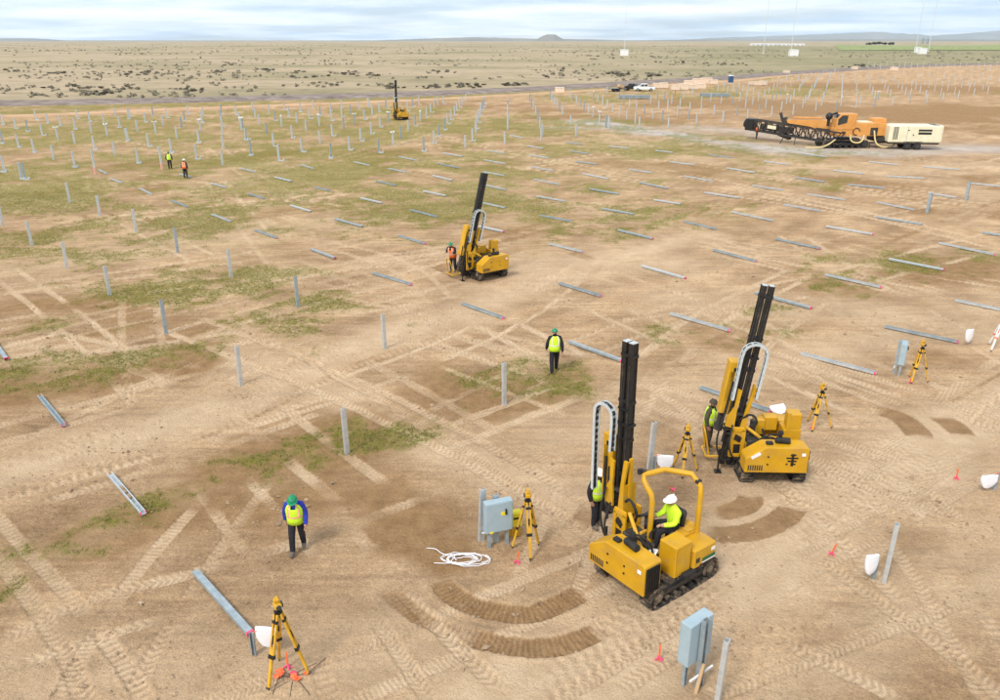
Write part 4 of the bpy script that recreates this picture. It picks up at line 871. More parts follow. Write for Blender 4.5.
    MB().cyl((px - .3, py - .25, .02), (px - .3, py - .25, .8), .03, n=8).box((px - .3, py - .25, .03), (.2, .2, .04)).build('mast_foot', 'black_steel', root)
    return root
def rl(C, rz, x, y, z=0):
    c, s = math.cos(rz), math.sin(rz); return (C[0] + x * c - y * s, C[1] + x * s + y * c, H(*C) + z)
C1, r1 = (3.87, 16.57), R(-53)
rig('large yellow tracked pile driver in the foreground with roll bar and seated operator', C1, r1, base=(-1.10, -.12), lean=R(-.5), chain=(-.72, -.12), chz=4.2, hz=3.35)
person('operator in lime jacket and white hard hat seated on the front pile driver', rl(C1, r1, .04, .46, 1.16), r1 + R(-20), 'sit', 'hivis', 'cloth_black', 'helmet_white', None, sleeves='hivis', sc_=1.06)
person('worker in black clothes with lime trim standing behind the front mast', rl(C1, r1, -2.42, .22, .01), r1 + R(100), 'stand', 'cloth_black', 'cloth_black', 'helmet_white', 'hivis', 'reflect', sc_=1.04)
C2, r2 = (8.2, 22.1), R(-2)
rig('second yellow pile driver with leaning black mast to the right of the front one', C2, r2, base=(-1.18, -.25), lean=R(6.5), chain=(-.36, .36), chz=4.25, hz=3.6, mtop=5.95, emblem=True, rollbar=False)
person('worker in lime vest crouched against the mast of the second pile driver', rl(C2, r2, -1.62, .52, .24), r2 + R(60), 'stand', 'cloth_brown', 'cloth_brown', 'cloth_brown', 'hivis', 'reflect', sc_=1.0)
C3, r3 = (-1.05, 44.0), R(36)
rig('yellow pile driver in mid field with its black mast tilted to the right', C3, r3, base=(-1.3, -.2), lean=R(14.5), chain=(-.34, .36), chz=3.9, hz=3.0, mtop=5.9, rollbar=False)
person('worker with green hard hat and orange vest riding on the mid field pile driver', rl(C3, r3, -1.55, .55, .26), r3 + R(-60), 'lean', 'cloth_black', 'cloth_black', 'helmet_green', 'hivis_orange', 'reflect', sc_=1.0)
C4, r4 = G(401, 119.5), R(24)
rig('small distant yellow pile driver with upright mast near the dirt track', C4, r4, base=(-.75, -.2), lean=R(1), chain=(-.34, .36), chz=3.6, hz=2.9, mtop=6.3, rollbar=False, gap=.02)
finish_people()

# ------------------------------------------------------------------ tripods with laser levels
def tripod(label, px, py, h=1.72, rz=0.0, spread=.50, legs='yellow_worn', body='yellow', strip_='black_steel'):
    x, y = G(px, py); root = empty('tripod', (x, y, H(x, y)), rz, label, 'tripod', 'survey tripods with levels'); hh = h - .28
    MB().cyl((0, 0, hh - .05), (0, 0, hh), .085, n=14).cyl((0, 0, hh), (0, 0, hh + .06), .05, n=10).build('head', 'black_steel', root)
    for k in range(3):
        a = k * 2 * math.pi / 3 + R(90); d = Vector((math.cos(a), math.sin(a), 0)); s = Vector((-d.y, d.x, 0))
        p0 = d * .06 + Vector((0, 0, hh - .04)); p1 = d * spread + Vector((0, 0, .0)); pm = p0.lerp(p1, .55); pe = p0.lerp(p1, .94)
        b = MB()
        for q in (-.042, .042): b.bar(p0 + s * q, pm + s * q, .038, .042, up=d)
        b.bar(p0.lerp(p1, .42), pe, .062, .048, up=d); lg = b.build('leg', legs, root)
        MB().bar(p0.lerp(p1, .52), p0.lerp(p1, .57), .14, .07, up=d).build('clamp', strip_, lg)
        MB().bar(p0.lerp(p1, .08), p0.lerp(p1, .12), .13, .055, up=d).build('clamp', strip_, lg); MB().bar(p0.lerp(p1, .28), p0.lerp(p1, .38), .03, .06, up=d).build('strap', strip_, lg)
        MB().cyl(pe, p1 - Vector((0, 0, .04)), .022, .006, n=8).box(pe + d * .03, (.07, .05, .012)).build('foot_spike', 'dark_metal', lg)
    b = MB().box((0, 0, hh + .14), (.15, .19, .12), bev=.025).box((0, .04, hh + .235), (.12, .10, .09), bev=.02).box((0, 0, hh + .29), (.05, .16, .03)); ins = b.build('laser_level', body, root)
    MB().cyl((0, -.10, hh + .15), (0, -.13, hh + .15), .05, n=12).box((.09, 0, hh + .14), (.03, .10, .09)).build('level_window', 'glass', ins)
    return root
tripod('yellow survey tripod in the lower left with orange flags at its feet', 286, 676, 1.95, R(30), .50)
tripod('yellow tripod standing just right of the grey cabinet with yellow label', 527, 552, 1.85, R(190), .42)
tripod('yellow tripod seen through the roll bar of the front pile driver', 684, 472, 1.62, R(160), .42)
tripod('yellow tripod to the right of the second pile driver', 817, 427, 1.62, R(20), .48)
tripod('yellow tripod standing next to the leaning grey cabinet on the right', 916, 381, 1.68, R(10), .42)
tripod('white and red legged tripod with yellow level at the right edge', 997, 349, 1.60, R(5), .55, legs='white_paint', strip_='flag_orange')
tripod('tiny distant yellow instrument tripod among the posts before the crates', 675, 99.5, 2.0, 0, .6)

# ------------------------------------------------------------------ electrical cabinets
def cabinet(label, px, py, rz, w_=.62, d_=.22, z0=.52, h_=.80, back=False, tilt=0.0):
    x, y = G(px, py); root = empty('electrical_cabinet', (x, y, H(x, y)), rz, label, 'cabinet', 'grey electrical cabinets'); root.rotation_euler = (0, tilt, rz)
    c = MB().box((0, 0, z0 + h_ / 2), (w_, d_, h_), bev=.012).build('case', 'box_grey', root)
    MB().box((0, -d_ / 2 - .010, z0 + h_ / 2), (w_ * .95, .016, h_ * .95), bev=.005).build('door', 'box_grey', c)
    MB().box((.10, -d_ / 2 - .024, z0 + h_ * .62), (.12, .010, .10)).build('warning_label', 'label_yellow', c)
    MB().box((.17, -d_ / 2 - .04, z0 + h_ * .70), (.04, .05, .12), bev=.01).cyl((.17, -d_ / 2 - .02, z0 + h_ * .62), (.17, -d_ / 2 - .06, z0 + h_ * .62), .03, n=10).build('door_handle', 'rubber', c)
    MB().box((-.22, -d_ / 2 - .016, z0 + .03), (.10, .02, .05)).build('warning_label', 'label_yellow', c)
    pr2 = [(a * .55, b * .8) for a, b in pr_]
    for s in (-1, 1): MB().prism(pr2, lambda u, v, t: (s * w_ * .33 + u, v - .04, t), -.3, z0 + .02).build('leg', 'galv_dull', root)
    MB().prism(pr_, lambda u, v, t: (u, d_ / 2 + .02 + v, t), -.3, z0 + h_ + .08).build('back_post', 'galv_dull', root)
    MB().bar((-w_ * .5, d_ / 2 + .10, .34), (w_ * .5, d_ / 2 + .10, .34), .035, .035).build('conduit', 'white_paint', root)
    return root
cabinet('grey electrical cabinet with yellow warning label beside the front tripod', 498, 546, R(20), w_=.74, z0=.50, h_=.88)
cabinet('blue-grey cabinet on posts seen from behind at the bottom right', 691, 680, R(180 + 38), w_=.72, z0=.60, h_=1.0, d_=.26)
cabinet('leaning grey cabinet on a post beside the tripod on the right', 899, 374, R(62), w_=.66, z0=.48, h_=.86, tilt=R(3))
x, y = G(515, 541); k_ = empty('equipment_case', (x, y + .25, H(x, y)), R(15), 'yellow equipment case standing behind the tripod by the grey cabinet', 'case')
MB().box((0, 0, .24 + .3), (.36, .22, .46), bev=.04).build('shell', 'label_yellow', k_); MB().box((0, 0, .155), (.30, .18, .31), bev=.03).build('base', 'yellow', k_); MB().box((0, -.118, .6), (.14, .02, .05)).build('latch_or_hole', 'black_steel', k_)

# ------------------------------------------------------------------ white bags on short stubs
def bag(label, px, py, rz, w_=.40, h_=.44, d_=.12, z=.14, stub=True, tilt=0.0):
    x, y = G(px, py); root = empty('white_bag', (x, y, H(x, y)), rz, label, 'bag', 'white plastic bags hung on stubs')
    bm = MB(); n = 18; V = []; ring = []
    out = [(-.5, .5), (-.25, .5), (0, .51), (.25, .5), (.5, .5), (.52, .3), (.50, .05), (.42, -.22), (.24, -.42), (0, -.5), (-.24, -.42), (-.42, -.22), (-.50, .05), (-.52, .3)]
    for lv, sc2 in ((-.5, .80), (-.35, .95), (0, 1.0), (.35, .95), (.5, .80)):
        for u, v in out: V.append((u * w_ * sc2, lv * d_ * (1 - .5 * abs(v)) + random.gauss(0, .006), z + h_ / 2 + v * h_ * (sc2 if v < .4 else 1 - .1 * abs(lv)) + random.gauss(0, .005)))
    m = len(out); fs = [(l * m + i, l * m + (i + 1) % m, (l + 1) * m + (i + 1) % m, (l + 1) * m + i) for l in range(4) for i in range(m)] + [list(range(m))[::-1], list(range(4 * m, 5 * m))]
    bm.add(V, fs); o = bm.build('bag', 'white_plastic', root, smooth=True); o.rotation_euler = (tilt, 0, 0)
    if stub:
        MB().prism([(a * .6, c * .6) for a, c in pr_], lambda u, v, t: (u + w_ * .62, v + .05, t), -.3, .60).build('stub_post', 'galv_dull', root)
        MB().tube([(w_ * .62, .05, .58), (w_ * .4, .03, .62), (w_ * .3, 0, z + h_ - .02)], .012, 6, smooth=1).build('tie', 'flag_orange', root)
    return root
bag('white bag hanging on a stub behind the lower left tripod', 270, 654, R(172), .52, .50, z=.2)
bag('white bag behind the roll bar of the front pile driver', 664, 473, R(170), .50, .48)
bag('upright white oval bag leaning on a short stub at right', 868, 580, R(12), .34, .58)
bag('square white bag at the right edge tied to a stub', 986, 492, R(8), .52, .42)
bag('white oval bag standing beside the end of a lying beam', 967, 345, R(15), .36, .60, stub=False)
bag('white bag lying flat behind the second pile driver', 782, 414, R(20), .62, .40, stub=False, tilt=R(-55), z=.02)

# ------------------------------------------------------------------ cable tangle, flags, stakes
x, y = G(466, 562); random.seed(21)
cb = MB()
for k in range(7):
    pts = []; cx0 = x + random.uniform(-.18, .18); cy0 = y + random.uniform(-.12, .12); a0 = random.uniform(0, 6)
    rx = random.uniform(.22, .55); ryy = random.uniform(.14, .36); turns = random.uniform(.7, 1.25)
    for i in range(22): a = a0 + turns * 2 * math.pi * i / 21; pts.append((cx0 + rx * math.cos(a), cy0 + ryy * math.sin(a), H(x, y) + .035 + .05 * random.random()))
    cb.tube(pts, .010, 6)
cb.tube([(x - .3, y + .1, H(x, y) + .05), (x - .65, y + .28, H(x, y) + .05), (x - .8, y + .5, H(x, y) + .05), (x - 1.05, y + .52, H(x, y) + .05)], .010, 6, smooth=2)
cb.tube([(x - .1, y - .1, H(x, y) + .05), (x - .5, y - .15, H(x, y) + .06), (x - .8, y - .12, H(x, y) + .05)], .010, 6, smooth=2)
tag(cb.build('cable_tangle', 'white_plastic', smooth=True), 'tangle of white cable lying on the dirt by the grey cabinet', 'cable')
random.seed(5)
def stake(label, px, py, h=.34, lean=(0, 0), m='flag_orange', foot='pink'):
    x, y = G(px, py); r = empty('marker_stake', (x, y, H(x, y)), 0, label, 'stake', 'pink and orange survey markers'); r.rotation_euler = (lean[0], lean[1], 0)
    MB().bar((0, 0, -.05), (0, 0, h), .035, .018).build('lath', m, r)
    f = MB()
    for k in range(4): a = k * 1.7; f.bar((0, 0, .05 + .02 * k), (.10 * math.cos(a), .10 * math.sin(a), .02), .035, .008)
    f.build('ribbon', foot, r); return r
stake('orange and pink marker stake left of the blue-grey cabinet', 659, 660, .40)
stake('pink marker stake in open dirt right of the front pile driver', 831, 555, .36, (.1, .2))
stake('pink marker stake near the white bag at the right edge', 956, 479, .36)
stake('pink marker under the roll bar of the front pile driver', 674, 490, .20, (.2, -.9))
stake('pink marker at the foot of the tripod by the grey cabinet', 517, 563, .35, (0, .1))
stake('orange marker at the foot of the tripod right of the second pile driver', 812, 428, .25)
stake('orange marker at the foot of the tripod beside the leaning cabinet', 910, 383, .22)
stake('orange stake between the legs of the lower left tripod', 288, 668, .42)
for k in range(9):
    x, y = G(290 + random.uniform(-18, 18), 673 + random.uniform(-5, 6)); r = empty('pin_flag', (x, y, H(x, y) + .02), random.uniform(0, 6), 'orange pin flag lying in the heap under the lower left tripod', 'flag', 'heap of orange pin flags')
    MB().tube([(0, 0, 0), (.3, 0, .02), (.6, .02, .0)], .006, 5).build('wire', 'dark_metal', r)
    b = MB(); V = []
    for i in range(4):
        for j in range(4): V.append((.0 + i * .04, j * .04 - .06, .02 + .05 * random.random()))
    b.add(V, [(i * 4 + j, i * 4 + j + 1, (i + 1) * 4 + j + 1, (i + 1) * 4 + j) for i in range(3) for j in range(3)]); b.build('flag', 'pink' if k == 4 else 'flag_orange', r).modifiers.new('s', 'SOLIDIFY').thickness = .006
x, y = G(695, 694); r = MB().bar((0, 0, -.1), (.16, .16, .62), .07, .05).build('wooden_stake', 'wood'); r.location = (x, y, H(x, y)); tag(r, 'short leaning wooden stake beside the blue-grey cabinet', 'stake')

# ------------------------------------------------------------------ orange rock drill and compressor
def drill():
    D0 = G(841, 146.5); root = empty('rock_drill_rig', (D0[0], D0[1], H(*D0)), R(2), 'orange tracked drill rig with long black lattice boom lowered to the left', 'drill rig')
    for yy, sgn in ((-1.15, -1), (1.15, 1)):
        Lh = 2.3; rr = .46; tb = MB(); per = 2 * math.pi * rr + 4 * Lh; ns = 54
        for i in range(ns):
            q = per * i / ns
            if q < 2 * Lh: p = (-Lh + q, 2 * rr); a = 0
            elif q < 2 * Lh + math.pi * rr: t = (q - 2 * Lh) / rr; p = (Lh + rr * math.sin(t), rr + rr * math.cos(t)); a = t
            elif q < 4 * Lh + math.pi * rr: p = (Lh - (q - 2 * Lh - math.pi * rr), 0); a = math.pi
            else: t = (q - 4 * Lh - math.pi * rr) / rr; p = (-Lh - rr * math.sin(t), rr - rr * math.cos(t)); a = math.pi + t
            tb.box((p[0], yy, p[1] + .03), (per / ns * .9, .60, .06), (0, a, 0))
        tk = tb.build('track', 'track_steel', root); MB().box((0, yy, .48), (4.2, .40, .42), bev=.05).build('track_frame', 'black_steel', tk)
        for x_ in (-Lh, Lh): MB().cyl((x_, yy - .25, rr + .03), (x_, yy + .25, rr + .03), .38, n=20).build('wheel', 'dark_metal', tk)
        for k in range(5): MB().cyl((-1.5 + k * .75, yy - .28, .2), (-1.5 + k * .75, yy + .28, .2), .14, n=12).build('roller', 'dark_metal', tk)
    MB().box((0, 0, .85), (3.2, 2.0, .35)).cyl((0, 0, .9), (0, 0, 1.2), .9, n=20).build('undercarriage', 'black_steel', root)
    hs = MB().prism([(-1.7, 1.45), (5.0, 1.45), (5.0, 2.9), (4.0, 3.0), (1.0, 3.0), (-1.7, 2.4)], lambda u, v, t: (u, t, v), -1.35, 1.35)
    ho = hs.build('engine_house', 'orange', root); bv = ho.modifiers.new('Bevel', 'BEVEL'); bv.width = .06; bv.segments = 2
    MB().box((3.2, -1.36, 2.0), (.9, .03, .9)).build('vent', 'dark_metal', ho)
    MB().box((4.6, -.2, 1.05), (1.9, 2.9, .55), bev=.05).box((5.1, -.2, 1.5), (.5, 2.7, .6), bev=.05).build('counterweight', 'dark_metal', root)
    MB().box((4.2, .2, 3.2), (1.5, 1.6, .55), bev=.05).build('tool_box', 'orange', ho)
    MB().box((2.4, .2, 3.04), (1.7, 1.7, .08)).build('deck_plate', 'cream', ho)
    cb_ = MB().prism([(-1.6, 2.2), (.85, 2.2), (.85, 4.1), (-1.1, 4.1), (-1.6, 3.5)], lambda u, v, t: (u, t, v), -1.40, .1)
    c = cb_.build('cab', 'orange', root); c.modifiers.new('Bevel', 'BEVEL').width = .05
    MB().prism([(-1.45, 2.75), (-.35, 3.05), (-.3, 3.9), (-1.0, 3.9), (-1.45, 3.45)], lambda u, v, t: (u, t, v), -1.43, -1.405).build('side_window', 'glass', c)
    MB().box((-1.37, -.65, 3.8), (.06, 1.2, .5), (0, R(40), 0)).build('front_window', 'glass', c)
    MB().box((.45, -1.415, 3.3), (.55, .02, 1.1)).build('door', 'orange', c)
    ring = MB(); ring.tube([(1.0 + .42 * math.cos(k * .42), -1.40, 2.0 + .42 * math.sin(k * .42)) for k in range(13)], .05, 6); ring.build('hose_reel', 'black_steel', root)
    MB().ell((-2.3, -.6, 3.75), (.42, .42, .45), 12, 8).cyl((-2.3, -.6, 2.6), (-2.3, -.6, 3.4), .18).cyl((-1.9, -.3, 3.9), (-1.2, -.3, 4.15), .12).build('dust_collector', 'black_steel', root, smooth=True)
    bo = MB().prism([(0, 1.7), (0, 2.9), (-1.4, 3.15), (-6.2, 2.95), (-6.2, 2.6), (-2.8, 2.25), (-1.2, 1.75)], lambda u, v, t: (u, t, v), -.25, .25).build('boom', 'orange', root); bo.location = (-1.0, .3, 0); bo.rotation_euler = (0, 0, R(-38))
    MB().box((-3.4, 0, 3.30), (3.6, .30, .22), (0, R(-1.5), 0), bev=.04).build('boom_cylinder', 'orange', bo)
    MB().box((-6.2, 0, 2.75), (.6, .7, .9), (0, R(-25), 0)).box((-6.7, 0, 3.25), (.25, .4, 1.1), (0, R(-20), 0)).build('boom_bracket', 'dark_metal', bo)
    A = Vector((-8.7, 8.6, 1.95)); B_ = Vector((-.9, -1.9, 1.25)); hh = .66; sd_ = Vector((-(B_ - A).y, (B_ - A).x, 0)).normalized(); ld = MB(); up = Vector((.1, 0, 1)).normalized()
    for dy in (-.45, .45):
        o_ = sd_ * dy
        for s in (-1, 1): ld.bar(A + up * s * hh + o_, B_ + up * s * hh + o_, .18, .18)
        for k in range(15):
            f0, f1 = k / 15, (k + 1) / 15; s = 1 if k % 2 else -1
            ld.bar(A.lerp(B_, f0) + up * s * hh + o_, A.lerp(B_, f1) - up * s * hh + o_, .10, .10)
            ld.bar(A.lerp(B_, f0) + up * hh + o_, A.lerp(B_, f0) - up * hh + o_, .09, .09)
    for k in range(16):
        q = A.lerp(B_, k / 15)
        for s in (-1, 1): ld.bar(q + up * s * hh - sd_ * .45, q + up * s * hh + sd_ * .45, .08, .08)
    ld.build('lattice_boom', 'dark_metal', root)
    la = math.atan2((B_ - A).y, (B_ - A).x)
    MB().box(A, (1.2, 1.25, 1.5), (0, 0, la), bev=.1).cyl(A - (B_ - A).normalized() * .9, A, .5, n=14).build('drill_head', 'black_steel', root)
    MB().box(A.lerp(B_, .30) + Vector((0, 0, -.05)), (4.6, .6, .7), (0, R(3), la)).build('feed_beam', 'dark_metal', root)
    MB().box(A.lerp(B_, .27) - sd_ * .56 + Vector((0, 0, .1)), (1.3, .04, .42), (0, R(3), la)).build('sign_plate', 'cream', root)
    MB().box(A.lerp(B_, .40) + Vector((0, 0, -.75)), (1.6, .8, .5), (0, R(15), la)).build('mast_clamp', 'dark_metal', root)
    for f, dx, dy_ in ((.40, -1.0, -1.2), (.52, -.6, -1.3)):
        q = A.lerp(B_, f); MB().bar(q + Vector((0, 0, -.5)), (q.x + dx, q.y + dy_, -.02), .10, .10).build('prop', 'dark_metal', root)
    MB().tube([(-1.6, -1.7, 1.1), (-2.6, -1.9, .4), (-3.6, -1.6, .1), (-5.0, -1.2, .08)], .08, 8, smooth=2).build('hose', 'hose_cream', root, smooth=True)
    MB().tube([(.3, -1.42, 1.6), (.35, -1.6, .85), (1.3, -1.7, .62), (1.9, -1.6, 1.0), (2.0, -1.42, 1.6)], .09, 8, smooth=2).build('hose', 'hose_cream', root, smooth=True)
    MB().tube([(3.2, -1.42, 2.1), (3.3, -1.9, .7), (4.0, -2.2, .22), (5.2, -2.1, .25), (6.4, -1.4, .7)], .09, 8, smooth=2).build('hose', 'hose_cream', root, smooth=True)
    P = empty('air_compressor', (0, 0, 0), 0, 'cream towable air compressor parked behind the orange drill rig', 'compressor')
    A0 = G(885, 149); P.location = (A0[0] + 3.3, A0[1] + .6, H(A0[0] + 3, A0[1])); P.rotation_euler = (0, 0, R(-7))
    c = MB().box((0, 0, 1.85), (6.2, 2.5, 2.05), bev=.14).build('housing', 'cream', P)
    MB().box((-2.55, -1.262, 1.95), (.10, .02, 1.5)).box((-2.35, -1.262, 1.95), (.10, .02, 1.5)).box((-2.15, -1.262, 1.95), (.10, .02, 1.5)).build('vent', 'black_steel', c)
    MB().box((1.0, -1.262, 2.30), (1.55, .015, .22)).box((1.0, -1.262, 1.95), (1.50, .015, .26)).build('lettering', 'black_steel', c)
    MB().box((2.3, -.1, 2.885), (.7, 1.9, .03)).build('roof_grille', 'black_steel', c)
    MB().cyl((-.3, -1.27, 1.75), (-.3, -1.24, 1.75), .08).box((-.9, -1.262, 2.3), (.22, .012, .10)).box((3.11, .2, 1.9), (.02, .3, .12)).build('latch_or_hole', 'dark_metal', c)
    for s in (-1, 1): MB().box((-1.0 + s * .0, -1.262, 1.9), (.02, .01, 1.8)).build('panel_seam', 'dark_metal', c) if s > 0 else None
    MB().box((0, 0, .74), (5.8, 1.9, .22)).bar((-2.9, .2, .7), (-5.0, .2, .62), .25, .18).cyl((-4.7, .2, .0), (-4.7, .2, .7), .06).build('frame', 'dark_metal', P)
    for x_ in (-.75, .35):
        for s in (-1, 1):
            t = MB().cyl((x_, s * .98, .44), (x_, s * 1.24, .44), .44, n=22).build('wheel', 'rubber', P); MB().cyl((x_, s * 1.20, .44), (x_, s * 1.26, .44), .22, n=14).build('rim', 'dark_metal', t)
    MB().box((-.2, -1.12, .96), (2.2, .28, .06)).box((-.2, 1.12, .96), (2.2, .28, .06)).build('mudguard', 'dark_metal', P)
drill()

# ------------------------------------------------------------------ camp at the far edge of the field
def pickup(label, px, py, rz, body, flat=False):
    x, y = G(px, py); r = empty('pickup_truck', (x, y, H(x, y)), rz, label, 'truck')
    b = MB().prism([(-2.7, .45), (2.7, .45), (2.75, .95), (2.55, 1.15), (1.35, 1.22), (.75, 1.85), (-.75, 1.88), (-.95, 1.15), (-2.75, 1.12)], lambda u, v, t: (u, t, v), -.95, .95).build('body', body, r)
    b.modifiers.new('Bevel', 'BEVEL').width = .06
    for s in (-1, 1):
        MB().prism([(.10, 1.25), (1.15, 1.25), (.72, 1.75), (.10, 1.77)], lambda u, v, t: (u, t, v), s * .955, s * .965).build('window', 'glass', b)
        MB().prism([(-.75, 1.25), (.0, 1.25), (.0, 1.77), (-.68, 1.78)], lambda u, v, t: (u, t, v), s * .955, s * .965).build('window', 'glass', b)
        for x_ in (-1.7, 1.7): t = MB().cyl((x_, s * .72, .40), (x_, s * .98, .40), .40, n=18).build('wheel', 'rubber', r); MB().cyl((x_, s * .96, .40), (x_, s * .99, .40), .2, n=12).build('rim', 'galv_dull', t)
        MB().box((2.72, s * .7, .90), (.06, .3, .16)).build('headlight', 'white_paint', b)
    MB().box((1.05, 0, 1.55), (.04, 1.6, .66), (0, R(-44), 0)).build('windscreen', 'glass', b); MB().box((-1.85, 0, 1.14), (1.6, 1.6, .05)).build('cargo_bed', 'dark_metal', b)
    return r
pickup('white pickup truck parked at the left end of the timber crates', 644, 91.0, R(176), 'car_white')
pickup('dark pickup truck parked just left of the white one', 633, 90.5, R(150), 'car_black')
x, y = G(616, 91.5); r = empty('flatbed_trailer', (x, y, H(x, y)), R(3), 'low black flatbed trailer with brown load left of the trucks', 'trailer')
MB().box((0, 0, .75), (5.2, 2.2, .2)).box((2.9, 0, .6), (1.0, .15, .12)).build('deck', 'car_black', r); MB().box((1.2, .2, 1.25), (1.6, 1.2, .8), (0, R(18), .3), bev=.1).build('load', 'wood', r)
for x_ in (-.6, .5):
    for s in (-1, 1): MB().cyl((x_, s * .9, .38), (x_, s * 1.1, .38), .38, n=14).build('wheel', 'rubber', r)
def crate(label, px, py, sx, sy, sz, rz=0, m='crate_wood', group='timber crates'):
    x, y = G(px, py); r = empty('crate', (x, y, H(x, y)), rz, label, 'crate', group); b = MB().box((0, 0, sz / 2 + .08), (sx, sy, sz)).build('case', m, r)
    n = max(3, int(sx / .6)); s = MB()
    for k in range(n + 1): s.box((-sx / 2 + sx * k / n, -sy / 2 - .025, sz / 2 + .08), (.12, .05, sz))
    s.box((0, -sy / 2 - .03, sz + .02), (sx, .06, .12)).box((0, -sy / 2 - .03, .14), (sx, .06, .12)); s.build('batten', m, r)
    MB().box((0, 0, sz + .11), (sx + .1, sy + .1, .06)).build('lid', m, r); MB().box((-sx * .35, 0, .035), (.12, sy, .09)).box((sx * .35, 0, .035), (.12, sy, .09)).build('skid', m, r); return r
random.seed(11)
for k, (px, py, sx, sz) in enumerate([(656.5, 88, 2.0, 1.1), (663.5, 88, 2.1, 1.3), (675, 89.8, 2.0, 1.2), (683, 89.6, 2.6, 1.4), (692, 89.2, 2.6, 1.1), (700.5, 88.6, 2.4, 1.2), (688, 85.5, 2.4, 1.3), (697, 84, 2.8, 1.4), (706, 83.2, 3.2, 1.5), (713, 84, 2.2, 1.1)]):
    crate('pale timber crate, %s from the left in the row beside the white pickup' % ordn(k + 1), px, py, sx, 1.6, sz, random.uniform(-.1, .1))
for k, (px, py) in enumerate([(752, 84.5), (757.5, 85.2), (762, 84.8)]): crate('low pale lumber crate, %s of three right of the portable toilet' % ordn(k + 1), px, py, 1.9, 1.6, .7 + .15 * k, .1, group='lumber crates')
crate('single tan crate standing beside the dirt track in the centre', 559.5, 92.6, 2.2, 1.6, 1.15, 0, group='single crates')
crate('tan crate on the grass above the lumber crates', 786, 74, 2.2, 1.6, 1.25, .1, group='single crates')
crate('tan crate at the far field edge, left of two', 854, 70, 2.4, 1.8, 1.4, 0, group='single crates')
crate('tan crate at the far field edge, right of two', 893.5, 70.5, 2.6, 1.8, 1.4, 0, group='single crates')
x, y = G(730.5, 83); r = empty('portable_toilet', (x, y, H(x, y)), R(10), 'dark blue portable toilet with white roof by the dirt track', 'toilet')
b = MB().box((0, 0, 1.1), (1.25, 1.25, 2.0), bev=.05).build('cabin', 'toilet_blue', r); MB().box((0, -.64, 1.1), (.8, .03, 1.75)).build('door', 'toilet_blue', b)
MB().prism([(-.68, 2.1), (.68, 2.1), (.6, 2.3), (0, 2.4), (-.6, 2.3)], lambda u, v, t: (u, t, v), -.68, .68).build('roof', 'white_paint', r); MB().box((0, 0, .06), (1.4, 1.4, .16)).build('base', 'white_paint', r)
def bundle(label, px, py, L, rz):
    x, y = G(px, py); r = empty('beam_bundle', (x, y, H(x, y)), rz, label, 'beam bundle', 'stacked beam bundles'); random.seed(3)
    me = MB().prism(pr_, lambda u, v, t: (t, u, v), -L / 2, L / 2).mesh('beam', 'galv_dull')
    for j in range(5):
        for i in range(7): inst('beam', me, (random.uniform(-.15, .15), (i - 3) * .21, .14 + j * .135), parent=r)
    b = MB()
    for x_ in (-L * .32, 0, L * .32): b.box((x_, 0, .06), (.12, 1.6, .12))
    b.build('bearer', 'wood', r)
bundle('bundle of stacked grey beams on the ground in front of the pickup', 634.5, 98.8, 6.6, R(-3))
bundle('bundle of stacked grey beams on the ground in front of the crates', 714.5, 96.8, 6.6, R(-2))

# radio masts with white huts, far plain buildings and trees
def hut(label, px, py, w_, h_, d_=4):
    x, y = G(px, py); r = empty('equipment_hut', (x, y, H(x, y)), 0, label, 'hut', 'white huts on the plain'); b = MB().box((0, 0, h_ / 2), (w_, d_, h_)).build('wall', 'hut_white', r)
    MB().prism([(-w_ / 2 - .2, h_), (w_ / 2 + .2, h_), (w_ / 2 + .2, h_ + .15), (0, h_ + .45), (-w_ / 2 - .2, h_ + .15)], lambda u, v, t: (u, t, v), -d_ / 2 - .2, d_ / 2 + .2).build('roof', 'hut_white', r)
    MB().box((w_ * .2, -d_ / 2 - .03, 1.1), (1.0, .06, 2.1)).build('door', 'hut_white', b); return x, y
hut('white hut on the plain left of centre right, below a single radio mast', 624, 56.6, 6.2, 4.4)
hut('white hut on the plain below the middle pair of radio masts', 793, 57, 6.6, 4.6)
hut('smaller white hut, left of the two under the right-hand masts', 917, 54.2, 5.0, 4.6)
hut('white hut, right of the two under the right-hand masts', 921.5, 55.4, 6.4, 4.6)
def mast(label, px, py):
    x, y = G(px, py); r = empty('radio_mast', (x, y, H(x, y)), 0, label, 'mast', 'guyed radio masts'); hgt = 95; b = MB(); q = [(.32 * math.cos(k * 2.094), .32 * math.sin(k * 2.094)) for k in range(3)]
    for a, c in q: b.bar((a, c, 0), (a, c, hgt), .12, .12)
    for k in range(64):
        for i in range(3): a, c = q[i], q[(i + 1) % 3]; b.bar((a[0], a[1], k * 1.5), (c[0], c[1], k * 1.5 + 1.5), .05, .05)
    b.build('lattice', 'mast_steel', r); MB().cyl((0, 0, -.2), (0, 0, .6), .6, n=12).build('footing', 'hut_white', r)
mast('thin radio mast rising above the leftmost white hut', 624, 55.5); mast('thin radio mast, left one of the middle pair', 763, 55); mast('thin radio mast above the middle white hut', 790.5, 55)
mast('thin radio mast, left one of the right-hand pair', 915, 53); mast('thin radio mast, right one of the right-hand pair', 928, 53)
def far(px, dist): return ((px - 500) / FPX * dist / math.cos(PITCH) * .87 * 1.0 / .87, dist)
